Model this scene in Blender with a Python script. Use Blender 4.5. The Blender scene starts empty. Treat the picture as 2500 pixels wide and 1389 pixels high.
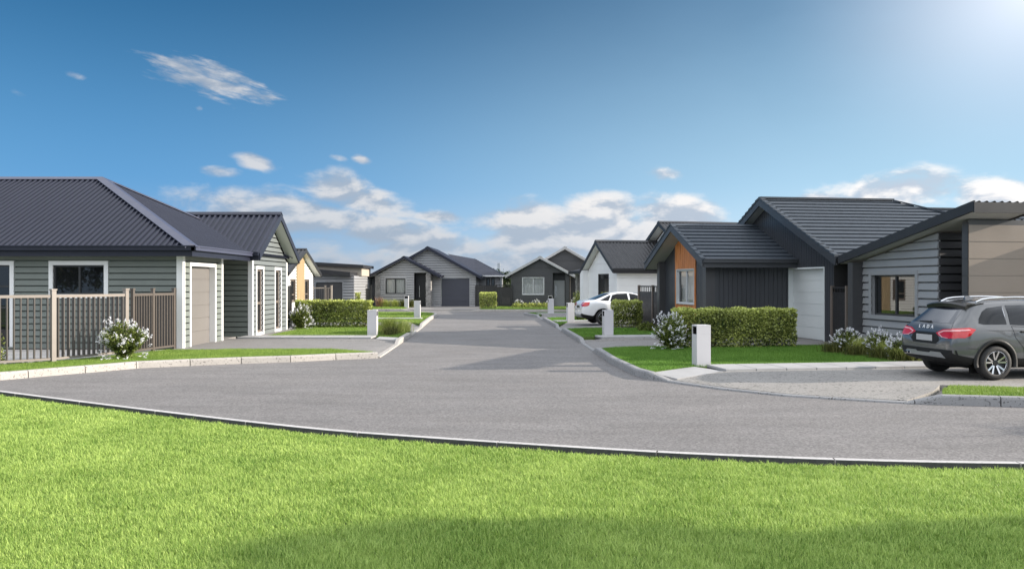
import bpy, bmesh, math, random
import numpy as np
from mathutils import Vector, Matrix
from mathutils.bvhtree import BVHTree
R = math.radians
random.seed(7)
RNG = np.random.default_rng(11)
scene = bpy.context.scene
COL = scene.collection

# ------------------------------------------------------------------ camera, sky, sun, exposure
EYE = 1.8
cam_d = bpy.data.cameras.new('camera')
cam = bpy.data.objects.new('camera', cam_d)
COL.objects.link(cam)
cam.location = (0, 0, EYE)
cam.rotation_euler = (R(90), 0, 0)
cam_d.sensor_width = 36.0
cam_d.lens = 28.8
cam_d.shift_y = -0.001
cam_d.clip_start = 0.1
cam_d.clip_end = 6000
scene.camera = cam

SUN_AZ = 90.0      # degrees clockwise from the viewing direction (+Y)
SUN_EL = 17.5
SUN_STRENGTH = 4.7
SKY_STRENGTH = 0.115
EXPOSURE = 0.75
sun_dir = Vector((math.sin(R(SUN_AZ)) * math.cos(R(SUN_EL)), math.cos(R(SUN_AZ)) * math.cos(R(SUN_EL)), math.sin(R(SUN_EL))))
sd = bpy.data.lights.new('sun', 'SUN')
sd.energy = SUN_STRENGTH
sd.angle = R(0.5)
sd.color = (1.0, 0.90, 0.78)
sun = bpy.data.objects.new('sun', sd)
COL.objects.link(sun)
sun.rotation_euler = sun_dir.to_track_quat('Z', 'Y').to_euler()

scene.view_settings.view_transform = 'Standard'
scene.view_settings.look = 'None'
scene.view_settings.exposure = EXPOSURE
scene.view_settings.gamma = 1.0
scene.view_settings.use_curve_mapping = False
scene.render.engine = 'CYCLES'
scene.cycles.max_bounces = 6
scene.cycles.transparent_max_bounces = 12
scene.cycles.use_denoising = True

world = bpy.data.worlds.new('World')
scene.world = world
world.use_nodes = True
wn, wl = world.node_tree.nodes, world.node_tree.links
wn.clear()

def wnode(t, **kw):
    n = wn.new(t)
    for k, v in kw.items():
        setattr(n, k, v)
    return n

def wmath(op, a, b=None, c=None, clamp=False):
    n = wnode('ShaderNodeMath', operation=op, use_clamp=clamp)
    for i, v in enumerate((a, b, c)):
        if v is None:
            continue
        if isinstance(v, (int, float)):
            n.inputs[i].default_value = v
        else:
            wl.new(v, n.inputs[i])
    return n.outputs[0]

def wramp(val, a, b, c=0.0, d=1.0, smooth=True):
    n = wnode('ShaderNodeMapRange', interpolation_type='SMOOTHSTEP' if smooth else 'LINEAR')
    wl.new(val, n.inputs['Value'])
    n.inputs['From Min'].default_value = a
    n.inputs['From Max'].default_value = b
    n.inputs['To Min'].default_value = c
    n.inputs['To Max'].default_value = d
    return n.outputs['Result']

def wmix(fac, a, b, blend='MIX'):
    n = wnode('ShaderNodeMix', data_type='RGBA', blend_type=blend)
    if isinstance(fac, (int, float)):
        n.inputs['Factor'].default_value = fac
    else:
        wl.new(fac, n.inputs['Factor'])
    for i, v in ((6, a), (7, b)):
        if isinstance(v, tuple):
            n.inputs[i].default_value = (*v, 1)
        else:
            wl.new(v, n.inputs[i])
    return n.outputs[2]

def build_sky():
    sky = wnode('ShaderNodeTexSky', sky_type='NISHITA')
    sky.sun_disc = False
    sky.sun_elevation = R(SUN_EL)
    sky.sun_rotation = R(SUN_AZ)
    sky.altitude = 0
    sky.air_density = 1.0
    sky.dust_density = 0.9
    sky.ozone_density = 3.0
    hs = wnode('ShaderNodeHueSaturation')
    hs.inputs['Saturation'].default_value = 1.40
    hs.inputs['Value'].default_value = 0.37
    wl.new(sky.outputs[0], hs.inputs['Color'])
    base = hs.outputs[0]
    tc = wnode('ShaderNodeTexCoord')
    sep = wnode('ShaderNodeSeparateXYZ')
    wl.new(tc.outputs['Generated'], sep.inputs[0])
    x, y, z = sep.outputs
    az = wmath('MULTIPLY', wmath('ARCTAN2', x, y), 57.2958)
    el = wmath('MULTIPLY', wmath('ARCSINE', z), 57.2958)
    comb = wnode('ShaderNodeCombineXYZ')
    wl.new(az, comb.inputs[0]); wl.new(el, comb.inputs[1])
    ang = comb.outputs[0]
    # noise on the stretched direction: flat-bottomed heaps
    mp = wnode('ShaderNodeMapping')
    mp.inputs['Scale'].default_value = (1, 1, 2.3)
    wl.new(tc.outputs['Generated'], mp.inputs['Vector'])
    def noise(scale, detail, rough, dist=0.0, off=None):
        n = wnode('ShaderNodeTexNoise')
        n.inputs['Scale'].default_value = scale
        n.inputs['Detail'].default_value = detail
        n.inputs['Roughness'].default_value = rough
        n.inputs['Distortion'].default_value = dist
        if off:
            m2 = wnode('ShaderNodeVectorMath', operation='ADD')
            wl.new(mp.outputs[0], m2.inputs[0])
            m2.inputs[1].default_value = off
            wl.new(m2.outputs[0], n.inputs['Vector'])
        else:
            wl.new(mp.outputs[0], n.inputs['Vector'])
        return n.outputs['Fac']
    n1 = noise(13.0, 9.0, 0.56, 0.25)
    n1b = noise(13.0, 9.0, 0.56, 0.25, (0.004, 0.0, 0.030))
    n2 = noise(4.5, 5.0, 0.55)
    nlow = noise(3.0, 2.0, 0.5)
    # clouds at their bearings: (azimuth, elevation, half width, half height, tilt) in degrees
    clouds = [(-18.0, 5.2, 9.0, 2.0, -4, .72), (-11.6, 6.1, 4.2, 2.0, -12, .85), (-13.5, 3.0, 7, 1.9, 0, .6),
              (-7.5, 3.6, 5.5, 1.7, -4, .72), (0.5, 4.4, 6.0, 2.0, 3, .92), (6.5, 5.0, 4.4, 2.1, -5, .95),
              (11.5, 4.4, 5.5, 2.2, -8, 1.0), (2.5, 2.4, 9, 1.5, 0, .8), (-2.0, 1.3, 26, 2.2, 0, .82), (-15.0, 4.4, 10, 2.1, -3, 1.0), (-9.0, 3.4, 6, 2.0, -4, .95), (-5.0, 4.6, 3.0, .8, -4, .85), (-6.0, 2.6, 9, 1.7, -3, .92), (4.0, 3.4, 10.0, 2.4, 4, 1.1), (-9.5, 5.6, 4.5, 1.6, -12, .9),
              (10.8, 7.4, 2.6, .75, -3, .55), (25.2, 5.7, 6.0, 2.0, 4, 1.0), (31.0, 5.2, 4.8, 1.9, -10, 1.0), (20.5, 5.2, 4.0, 1.2, 6, .85),
              (-17.4, 8.1, 2.1, .85, -14, .9), (-19.8, 7.3, 2.2, .6, -4, .72), (-10.4, 8.45, .9, .45, -12, .72), (-12.2, 8.6, 1.1, .35, -12, .5),
              (-28.0, 12.6, 1.2, .5, -10, .65), (-31.2, 11.3, 1.3, .5, -20, .5), (-20.9, 11.3, .5, .45, 30, .55),
              (45, 7, 14, 3, 0, .9), (-50, 6, 16, 3, 0, .8), (80, 8, 18, 3, 0, .8), (-95, 9, 20, 4, 0, .8), (140, 9, 30, 5, 0, .8), (-150, 8, 30, 5, 0, .8)]
    mask = None
    for (ca, ce, sa, se, tilt, wgt) in clouds:
        m = wnode('ShaderNodeMapping', vector_type='TEXTURE')
        m.inputs['Location'].default_value = (ca, ce, 0)
        m.inputs['Rotation'].default_value = (0, 0, R(tilt))
        m.inputs['Scale'].default_value = (sa, se, 1)
        wl.new(ang, m.inputs['Vector'])
        ln = wnode('ShaderNodeVectorMath', operation='LENGTH')
        wl.new(m.outputs[0], ln.inputs[0])
        g = wramp(ln.outputs['Value'], 0.0, 1.25, wgt, 0.0)
        mask = g if mask is None else wmath('MAXIMUM', mask, g)
    dens = wmath('ADD', wmath('MULTIPLY', mask, 1.22), wmath('MULTIPLY', wmath('SUBTRACT', n1, 0.5), 2.1))
    alpha = wmath('MULTIPLY', wmath('MULTIPLY', wramp(dens, 0.32, 1.02), wramp(mask, 0.03, 0.25)), wramp(az, -30, 14, 0.74, 0.97))
    # the long wisp, combed by the wind
    m = wnode('ShaderNodeMapping', vector_type='TEXTURE')
    m.inputs['Location'].default_value = (-20.3, 13.2, 0)
    m.inputs['Rotation'].default_value = (0, 0, R(-11))
    m.inputs['Scale'].default_value = (5.6, 1.75, 1)
    wl.new(ang, m.inputs['Vector'])
    ln = wnode('ShaderNodeVectorMath', operation='LENGTH')
    wl.new(m.outputs[0], ln.inputs[0])
    g = wramp(ln.outputs['Value'], 0.15, 1.2, 1.0, 0.0)
    nw = wnode('ShaderNodeTexNoise')
    nw.inputs['Scale'].default_value = 2.6
    nw.inputs['Detail'].default_value = 7
    nw.inputs['Roughness'].default_value = 0.6
    mw = wnode('ShaderNodeMapping')
    mw.inputs['Scale'].default_value = (0.75, 1.15, 1)
    wl.new(m.outputs[0], mw.inputs['Vector'])
    wl.new(mw.outputs[0], nw.inputs['Vector'])
    wisp = wramp(wmath('ADD', g, wmath('MULTIPLY', wmath('SUBTRACT', nw.outputs['Fac'], 0.5), 2.6)), 0.35, 1.25)
    wisp = wmath('MULTIPLY', wmath('MULTIPLY', wisp, wramp(g, 0.0, 0.4)), 0.8)
    alpha = wmath('MAXIMUM', alpha, wisp)
    # lower sky: paler towards the horizon and towards the sun's side
    low_c = wmix(wramp(az, -28, 30), (0.78, 2.30, 4.55), (3.1, 4.6, 5.8))
    base = wmix(wramp(el, -4.0, 22.0, 0.97, 0.12), base, low_c)
    hor_c = wmix(wramp(az, -25, 32), (1.9, 2.5, 3.2), (3.9, 4.7, 5.3))
    base = wmix(wramp(el, 0.0, 7.0, 0.9, 0.0), base, hor_c)
    # lit tops and grey undersides: compare the cover with the cover a little higher up
    shade = wramp(wmath('SUBTRACT', n1, n1b), -0.09, 0.10)
    bright = wramp(el, 0.5, 6.5, 0.45, 1.0)
    side = wramp(az, -20, 30, 0.85, 1.15)
    lit = wmath('MULTIPLY', wmath('MULTIPLY', wmath('ADD', wmath('MULTIPLY', shade, 0.75), 0.25), bright), 1.0)
    cc = wmix(lit, (1.75, 2.25, 2.95), (4.9, 4.75, 4.65))
    sc = wnode('ShaderNodeVectorMath', operation='SCALE')
    wl.new(cc, sc.inputs[0]); wl.new(side, sc.inputs['Scale'])
    sky_c = wmix(alpha, base, sc.outputs[0])
    # sun glow painted into the sky up to the right, apart from the sun lamp
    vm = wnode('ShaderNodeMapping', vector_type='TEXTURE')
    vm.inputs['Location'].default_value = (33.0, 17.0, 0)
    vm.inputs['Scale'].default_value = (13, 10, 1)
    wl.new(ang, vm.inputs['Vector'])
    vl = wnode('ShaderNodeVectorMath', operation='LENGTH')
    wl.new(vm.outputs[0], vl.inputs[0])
    sun_glow = wmath('POWER', wramp(vl.outputs['Value'], 0.0, 1.3, 1.0, 0.0, False), 2.1)
    sky_c = wmix(sun_glow, sky_c, (5.6, 5.7, 6.2))
    # unseen bright cover added overhead and behind the viewer to lift the shade
    over = wmath('MAXIMUM', wramp(el, 25, 46), wmath('MULTIPLY', wramp(y, 0.30, -0.25), wramp(el, -2, 13)))
    sheet = wmath('MULTIPLY', over, wramp(n2, 0.30, 0.62, 0.5, 1.0))
    sky_c = wmix(sheet, sky_c, (8.5, 8.9, 9.6))
    bm_ = wnode('ShaderNodeMapping', vector_type='TEXTURE')
    bm_.inputs['Location'].default_value = (38.0, 12.0, 0)
    bm_.inputs['Scale'].default_value = (42, 20, 1)
    wl.new(ang, bm_.inputs['Vector'])
    bl = wnode('ShaderNodeVectorMath', operation='LENGTH')
    wl.new(bm_.outputs[0], bl.inputs[0])
    thin = wmath('MULTIPLY', wmath('MULTIPLY', wramp(bl.outputs['Value'], 0.0, 1.25, 0.20, 0.0), wramp(alpha, 0.0, 0.6, 1.0, 0.0)), wramp(wmath('ADD', n2, n1), 0.6, 1.4, 0.85, 1.1))
    sky_c = wmix(thin, sky_c, (2.8, 4.5, 6.1))
    bg = wnode('ShaderNodeBackground')
    bg.inputs['Strength'].default_value = SKY_STRENGTH
    wl.new(sky_c, bg.inputs['Color'])
    out = wnode('ShaderNodeOutputWorld')
    wl.new(bg.outputs[0], out.inputs['Surface'])
build_sky()

# ------------------------------------------------------------------ materials
MATS = {}
def mat(name, col, rough=0.6, var=0.12, scale=4.0, bump=0.0, bscale=40.0, metallic=0.0, coat=0.0, spec=0.5, detail=5.0, fine=0.0, fscale=120.0, tint=None, stretch=None):
    """Principled surface; base colour varied by one coarse and one fine noise in object space."""
    m = bpy.data.materials.new(name)
    m.use_nodes = True
    n, l = m.node_tree.nodes, m.node_tree.links
    b = n['Principled BSDF']
    b.inputs['Roughness'].default_value = rough
    b.inputs['Metallic'].default_value = metallic
    b.inputs['Coat Weight'].default_value = coat
    b.inputs['Coat Roughness'].default_value = 0.02
    b.inputs['Specular IOR Level'].default_value = spec
    tc = n.new('ShaderNodeTexCoord')
    vec = tc.outputs['Object']
    if stretch:
        mp = n.new('ShaderNodeMapping')
        mp.inputs['Scale'].default_value = stretch
        l.new(vec, mp.inputs['Vector'])
        vec = mp.outputs[0]
    def noise(s, d):
        t = n.new('ShaderNodeTexNoise')
        t.inputs['Scale'].default_value = s
        t.inputs['Detail'].default_value = d
        t.inputs['Roughness'].default_value = 0.6
        l.new(vec, t.inputs['Vector'])
        return t.outputs['Fac']
    def ramp(v, a, b_, c, d):
        r = n.new('ShaderNodeMapRange')
        l.new(v, r.inputs['Value'])
        r.inputs['From Min'].default_value = a; r.inputs['From Max'].default_value = b_
        r.inputs['To Min'].default_value = c; r.inputs['To Max'].default_value = d
        return r.outputs['Result']
    mx = n.new('ShaderNodeMix'); mx.data_type = 'RGBA'
    l.new(ramp(noise(scale, detail), 0.3, 0.7, 0, 1), mx.inputs['Factor'])
    c2 = tint or tuple(min(1, c * (1 + var)) for c in col)
    c1 = tuple(c * (1 - var) for c in col)
    mx.inputs[6].default_value = (*c1, 1)
    mx.inputs[7].default_value = (*c2, 1)
    out = mx.outputs[2]
    if fine:
        f = ramp(noise(fscale, 2.0), 0.3, 0.7, 1 - fine, 1 + fine)
        sc = n.new('ShaderNodeVectorMath'); sc.operation = 'SCALE'
        l.new(out, sc.inputs[0]); l.new(f, sc.inputs['Scale'])
        out = sc.outputs[0]
    l.new(out, b.inputs['Base Color'])
    l.new(ramp(noise(scale * 2.3, 3), 0.3, 0.7, max(0.02, rough * 0.9), min(1, rough * 1.1)), b.inputs['Roughness'])
    if bump:
        bp = n.new('ShaderNodeBump')
        bp.inputs['Strength'].default_value = bump
        bp.inputs['Distance'].default_value = 0.01
        l.new(noise(bscale, 4), bp.inputs['Height'])
        l.new(bp.outputs[0], b.inputs['Normal'])
    MATS[name] = m
    return m

def leaf_mat(name, dark, light, trans=0.35, rough=0.5, spec=0.35):
    """Leaf or blade: colour from the per-piece random attribute, some light passing through."""
    m = bpy.data.materials.new(name)
    m.use_nodes = True
    n, l = m.node_tree.nodes, m.node_tree.links
    b = n['Principled BSDF']
    b.inputs['Roughness'].default_value = rough
    b.inputs['Specular IOR Level'].default_value = spec
    at = n.new('ShaderNodeAttribute'); at.attribute_name = 'rnd'
    tc = n.new('ShaderNodeTexCoord')
    t = n.new('ShaderNodeTexNoise'); t.inputs['Scale'].default_value = 0.9; t.inputs['Detail'].default_value = 4
    l.new(tc.outputs['Object'], t.inputs['Vector'])
    ad = n.new('ShaderNodeMath'); ad.operation = 'MULTIPLY_ADD'
    l.new(t.outputs['Fac'], ad.inputs[0]); ad.inputs[1].default_value = 0.9
    sb = n.new('ShaderNodeMath'); sb.operation = 'SUBTRACT'
    l.new(at.outputs['Fac'], sb.inputs[0]); sb.inputs[1].default_value = 0.45
    l.new(sb.outputs[0], ad.inputs[2])
    cl = n.new('ShaderNodeClamp'); l.new(ad.outputs[0], cl.inputs[0])
    mx = n.new('ShaderNodeMix'); mx.data_type = 'RGBA'
    l.new(cl.outputs[0], mx.inputs['Factor'])
    mx.inputs[6].default_value = (*dark, 1); mx.inputs[7].default_value = (*light, 1)
    l.new(mx.outputs[2], b.inputs['Base Color'])
    tr = n.new('ShaderNodeBsdfTranslucent')
    l.new(mx.outputs[2], tr.inputs['Color'])
    ms = n.new('ShaderNodeMixShader'); ms.inputs[0].default_value = trans
    l.new(b.outputs[0], ms.inputs[1]); l.new(tr.outputs[0], ms.inputs[2])
    l.new(ms.outputs[0], n['Material Output'].inputs['Surface'])
    MATS[name] = m
    return m

def glass_mat(name, tint, see=0.25, rough=0.015, ior=1.7):
    """Window glass: a tinted see-through layer under a fresnel mirror layer."""
    m = bpy.data.materials.new(name)
    m.use_nodes = True
    n, l = m.node_tree.nodes, m.node_tree.links
    n.remove(n['Principled BSDF'])
    g = n.new('ShaderNodeBsdfGlossy'); g.inputs['Roughness'].default_value = rough
    g.inputs['Color'].default_value = (0.95, 0.97, 1, 1)
    d = n.new('ShaderNodeBsdfDiffuse'); d.inputs['Color'].default_value = (*tint, 1)
    tr = n.new('ShaderNodeBsdfTransparent'); tr.inputs['Color'].default_value = ((0.97, 0.98, 0.98, 1) if see > 0.5 else (0.85, 0.88, 0.88, 1))
    m1 = n.new('ShaderNodeMixShader'); m1.inputs[0].default_value = see
    l.new(d.outputs[0], m1.inputs[1]); l.new(tr.outputs[0], m1.inputs[2])
    fr = n.new('ShaderNodeFresnel'); fr.inputs['IOR'].default_value = ior
    m2 = n.new('ShaderNodeMixShader')
    l.new(fr.outputs[0], m2.inputs[0]); l.new(m1.outputs[0], m2.inputs[1]); l.new(g.outputs[0], m2.inputs[2])
    l.new(m2.outputs[0], n['Material Output'].inputs['Surface'])
    MATS[name] = m
    return m

def asphalt_mat():
    m = mat('asphalt', (0.178, 0.168, 0.162), rough=0.85, var=0.10, scale=0.35, bump=0.5, bscale=160, fine=0.0)
    n, l = m.node_tree.nodes, m.node_tree.links
    b = n['Principled BSDF']
    src = b.inputs['Base Color'].links[0].from_socket
    tc = [q for q in n if q.type == 'TEX_COORD'][0]
    def vor(scale):
        v = n.new('ShaderNodeTexVoronoi'); v.inputs['Scale'].default_value = scale
        l.new(tc.outputs['Object'], v.inputs['Vector'])
        return v.outputs['Color']
    mr = n.new('ShaderNodeMapRange')
    l.new(vor(42.0), mr.inputs['Value'])
    mr.inputs['To Min'].default_value = 0.62; mr.inputs['To Max'].default_value = 1.38
    mr2 = n.new('ShaderNodeMapRange')
    t = n.new('ShaderNodeTexNoise'); t.inputs['Scale'].default_value = 1.0; t.inputs['Detail'].default_value = 8
    mp = n.new('ShaderNodeMapping'); mp.inputs['Scale'].default_value = (0.5, 2.2, 1)
    l.new(tc.outputs['Object'], mp.inputs['Vector']); l.new(mp.outputs[0], t.inputs['Vector'])
    l.new(t.outputs['Fac'], mr2.inputs['Value'])
    mr2.inputs['From Min'].default_value = 0.3; mr2.inputs['From Max'].default_value = 0.7
    mr2.inputs['To Min'].default_value = 0.90; mr2.inputs['To Max'].default_value = 1.10
    ml = n.new('ShaderNodeMath'); ml.operation = 'MULTIPLY'
    l.new(mr.outputs[0], ml.inputs[0]); l.new(mr2.outputs[0], ml.inputs[1])
    sc = n.new('ShaderNodeVectorMath'); sc.operation = 'SCALE'
    l.new(src, sc.inputs[0]); l.new(ml.outputs[0], sc.inputs['Scale'])
    l.new(sc.outputs[0], b.inputs['Base Color'])
    return m

def concrete_mat(name, col, pits=0.5, **kw):
    """Concrete with small dark pits and exposed stones."""
    m = mat(name, col, rough=0.8, var=0.08, scale=1.2, bump=0.25, bscale=90, fine=0.10, fscale=70, **kw)
    n, l = m.node_tree.nodes, m.node_tree.links
    b = n['Principled BSDF']
    src = b.inputs['Base Color'].links[0].from_socket
    tc = [q for q in n if q.type == 'TEX_COORD'][0]
    v = n.new('ShaderNodeTexVoronoi'); v.inputs['Scale'].default_value = 16.0
    l.new(tc.outputs['Object'], v.inputs['Vector'])
    t = n.new('ShaderNodeTexNoise'); t.inputs['Scale'].default_value = 26.0; t.inputs['Detail'].default_value = 2
    l.new(tc.outputs['Object'], t.inputs['Vector'])
    mr = n.new('ShaderNodeMapRange')
    l.new(t.outputs['Fac'], mr.inputs['Value'])
    mr.inputs['From Min'].default_value = 0.60; mr.inputs['From Max'].default_value = 0.66
    mr.inputs['To Min'].default_value = 1.0; mr.inputs['To Max'].default_value = 1.0 - pits
    sc = n.new('ShaderNodeVectorMath'); sc.operation = 'SCALE'
    l.new(src, sc.inputs[0]); l.new(mr.outputs[0], sc.inputs['Scale'])
    l.new(sc.outputs[0], b.inputs['Base Color'])
    return m

asphalt_mat()
def aggregate_mat():
    m = concrete_mat('aggregate', (0.275, 0.26, 0.24), 0.3)
    n, l = m.node_tree.nodes, m.node_tree.links
    b = n['Principled BSDF']
    src = b.inputs['Base Color'].links[0].from_socket
    tc = [q for q in n if q.type == 'TEX_COORD'][0]
    for scale, lo, amt in ((17.0, 0.20, 0.30), (9.0, 0.16, 0.25), (40.0, 0.25, 0.50)):
        v = n.new('ShaderNodeTexVoronoi'); v.inputs['Scale'].default_value = scale
        mp = n.new('ShaderNodeMapping'); mp.inputs['Scale'].default_value = (0.75, 1.2, 1)
        l.new(tc.outputs['Object'], mp.inputs['Vector']); l.new(mp.outputs[0], v.inputs['Vector'])
        sp = n.new('ShaderNodeSeparateColor'); l.new(v.outputs['Color'], sp.inputs[0])
        pick = n.new('ShaderNodeMath'); pick.operation = 'LESS_THAN'; l.new(sp.outputs[0], pick.inputs[0]); pick.inputs[1].default_value = 0.34
        near = n.new('ShaderNodeMapRange'); l.new(v.outputs['Distance'], near.inputs['Value'])
        near.inputs['From Min'].default_value = lo; near.inputs['From Max'].default_value = lo + 0.12
        near.inputs['To Min'].default_value = 1.0; near.inputs['To Max'].default_value = 0.0
        mu = n.new('ShaderNodeMath'); mu.operation = 'MULTIPLY'; l.new(pick.outputs[0], mu.inputs[0]); l.new(near.outputs[0], mu.inputs[1])
        mr = n.new('ShaderNodeMapRange'); l.new(mu.outputs[0], mr.inputs['Value']); mr.inputs['To Min'].default_value = 1.0; mr.inputs['To Max'].default_value = amt
        sc = n.new('ShaderNodeVectorMath'); sc.operation = 'SCALE'
        l.new(src, sc.inputs[0]); l.new(mr.outputs[0], sc.inputs['Scale'])
        src = sc.outputs[0]
    l.new(src, b.inputs['Base Color'])
aggregate_mat()
concrete_mat('kerb_concrete', (0.40, 0.375, 0.345), 0.55)
concrete_mat('kerb_shaded', (0.27, 0.268, 0.268), 0.6)  # right-hand kerb: the weaker light there is put into a greyer colour
mat('edging_shaded', (0.050, 0.050, 0.050), 0.85, 0.3, 20)  # unlit side faces of the edging, their shade put into the colour
concrete_mat('edging_concrete', (0.50, 0.48, 0.47), 0.3)
concrete_mat('drive_concrete', (0.22, 0.209, 0.20), 0.6)
concrete_mat('smooth_concrete', (0.235, 0.222, 0.212), 0.12)
mat('paver', (0.36, 0.356, 0.352), 0.8, 0.1, 1.5, 0.2, 60, fine=0.08)
mat('joint_dark', (0.05, 0.05, 0.048), 0.9)
mat('soil', (0.06, 0.045, 0.03), 0.95, 0.3, 6, 0.6, 30)
mat('turf', (0.075, 0.13, 0.025), 0.95, 0.3, 3, 0.6, 60, tint=(0.11, 0.17, 0.03))
mat('far_field', (0.05, 0.08, 0.025), 0.95, 0.3, 0.05)
mat('navy_lit', (0.060, 0.064, 0.100), 0.35, 0.05, 1.5)  # navy steel with the sky's reflection put into a lighter colour
mat('navy_steel', (0.016, 0.019, 0.034), 0.45, 0.07, 1.5, spec=0.35)
mat('black_steel', (0.022, 0.022, 0.024), 0.48, 0.07, 1.5)
mat('slate_tile', (0.050, 0.061, 0.075), 0.55, 0.16, 6, 0.15, 60, spec=0.35)
mat('sage_board', (0.165, 0.185, 0.165), 0.55, 0.05, 1.2, 0.05, 80)
mat('blue_grey_board', (0.155, 0.172, 0.172), 0.55, 0.05, 1.2, 0.05, 80)
mat('grey_board', (0.29, 0.295, 0.305), 0.5, 0.05, 1.2, 0.05, 80)
mat('charcoal_board', (0.044, 0.047, 0.053), 0.42, 0.08, 1.0, 0.05, 60)
mat('dark_panel', (0.052, 0.052, 0.055), 0.42, 0.06, 0.8, spec=0.6)
mat('panel_sunlit', (0.235, 0.19, 0.15), 0.34, 0.05, 0.8, spec=0.8)  # dark panel with the grazing sun put into a taupe base colour
mat('white_paint', (0.80, 0.80, 0.79), 0.45, 0.03, 2.0)
mat('white_board', (0.78, 0.78, 0.77), 0.5, 0.04, 1.0)
mat('soffit_white', (0.66, 0.67, 0.63), 0.6, 0.03, 1.0)
mat('soffit_grey', (0.42, 0.42, 0.41), 0.6, 0.03, 1.0)
mat('taupe_door', (0.175, 0.163, 0.152), 0.45, 0.03, 1.0)
mat('pale_door', (0.66, 0.69, 0.68), 0.45, 0.03, 1.0)
mat('navy_door', (0.050, 0.053, 0.072), 0.42, 0.05, 1.0)
mat('grey_door', (0.44, 0.45, 0.465), 0.4, 0.05, 1.0)
mat('black_door', (0.016, 0.016, 0.017), 0.4, 0.1, 1.0)
mat('dark_frame', (0.030, 0.031, 0.034), 0.35, 0.05, 2.0)
mat('silver_frame', (0.56, 0.57, 0.57), 0.4, 0.05, 2.0)
mat('steel', (0.62, 0.62, 0.63), 0.25, 0.05, 2.0, metallic=0.9)
mat('taupe_lit_panel', (0.48, 0.42, 0.35), 0.5, 0.04)  # taupe panel with low sunlight put into its paler colour
mat('interior_wall', (0.55, 0.52, 0.47), 0.7, 0.05, 1.0)
mat('interior_dark', (0.03, 0.03, 0.03), 0.8)
mat('blind', (0.70, 0.70, 0.68), 0.6, 0.03)
mat('fence_brown', (0.245, 0.215, 0.19), 0.42, 0.05, 3.0)
mat('fence_black', (0.022, 0.021, 0.021), 0.5, 0.1, 3.0)
mat('post_brown', (0.16, 0.13, 0.11), 0.5, 0.1, 3.0)
mat('fence_bar_shaded', (0.085, 0.074, 0.066), 0.42, 0.05, 3.0)  # shade of the bar sides averaged into one darker base colour
mat('fence_brown_shaded', (0.105, 0.088, 0.075), 0.45, 0.06, 3.0)  # same fence where it runs back, its shade put into the brown
mat('cedar', (0.56, 0.17, 0.040), 0.45, 0.38, 3.0, 0.1, 40, stretch=(9, 9, 0.5), tint=(0.85, 0.33, 0.10))
mat('pale_timber', (0.40, 0.29, 0.16), 0.55, 0.16, 3.0, stretch=(7, 7, 0.5), tint=(0.50, 0.37, 0.21))
mat('stone', (0.30, 0.29, 0.28), 0.85, 0.45, 5.0, 0.8, 25, tint=(0.42, 0.40, 0.38))
mat('letterbox_white', (0.55, 0.54, 0.55), 0.5, 0.02, 1.5)
mat('void_black', (0.008, 0.008, 0.008), 0.9)
mat('bark', (0.10, 0.075, 0.055), 0.9, 0.3, 8, 0.6, 20)
mat('pylon_steel', (0.30, 0.33, 0.37), 0.6)
glass_mat('glass_dark', (0.012, 0.013, 0.014), 0.12)
glass_mat('glass_clear', (0.05, 0.05, 0.05), 0.93, ior=1.45)
glass_mat('glass_sky', (0.02, 0.02, 0.022), 0.08, ior=2.3)
glass_mat('glass_car', (0.012, 0.013, 0.014), 0.05, ior=1.24)
leaf_mat('grass_blade', (0.170, 0.300, 0.048), (0.56, 0.70, 0.20), 0.30, 0.5, 0.25)
leaf_mat('lawn_blade', (0.110, 0.205, 0.030), (0.33, 0.45, 0.10), 0.30, 0.5, 0.25)
leaf_mat('grass_shade_blade', (0.075, 0.175, 0.025), (0.215, 0.38, 0.070), 0.30, 0.5, 0.2)  # darker lawn grass, the houses' shade put into its colour
leaf_mat('hedge_leaf', (0.026, 0.055, 0.008), (0.74, 0.80, 0.22), 0.26, 0.40, 0.4)
leaf_mat('bush_leaf', (0.020, 0.045, 0.008), (0.25, 0.30, 0.06), 0.25, 0.40, 0.4)
leaf_mat('blossom', (0.74, 0.74, 0.78), (0.92, 0.92, 0.94), 0.35, 0.6, 0.2)
leaf_mat('tuft_blade', (0.22, 0.29, 0.05), (0.66, 0.68, 0.22), 0.30, 0.5, 0.2)
leaf_mat('tuft_dark_blade', (0.040, 0.060, 0.015), (0.20, 0.20, 0.06), 0.25, 0.5, 0.2)
leaf_mat('flax_blade', (0.26, 0.15, 0.10), (0.48, 0.30, 0.22), 0.25, 0.5, 0.2)
leaf_mat('tree_leaf', (0.014, 0.026, 0.010), (0.050, 0.075, 0.024), 0.25, 0.5, 0.3)

# ------------------------------------------------------------------ scene helpers
def tag(o, label=None, cat=None, group=None, kind=None):
    if label: o['label'] = label
    if cat: o['category'] = cat
    if group: o['group'] = group
    if kind: o['kind'] = kind
    return o

def empty(name, loc, rz=0.0, label=None, cat=None, group=None):
    o = bpy.data.objects.new(name, None)
    o.empty_display_size = 0.3
    COL.objects.link(o)
    o.location = loc
    o.rotation_euler = (0, 0, rz)
    return tag(o, label, cat, group)

def link(name, me, parent=None, loc=None, rz=0.0):
    o = bpy.data.objects.new(name, me)
    COL.objects.link(o)
    if parent is not None:
        o.parent = parent
    if loc is not None:
        o.location = loc
    o.rotation_euler = (0, 0, rz)
    return o

def copy_tree(o, parent=None):
    c = o.copy()
    COL.objects.link(c)
    if parent is not None:
        c.parent = parent
    for ch in list(o.children):
        copy_tree(ch, c)
    return c

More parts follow.
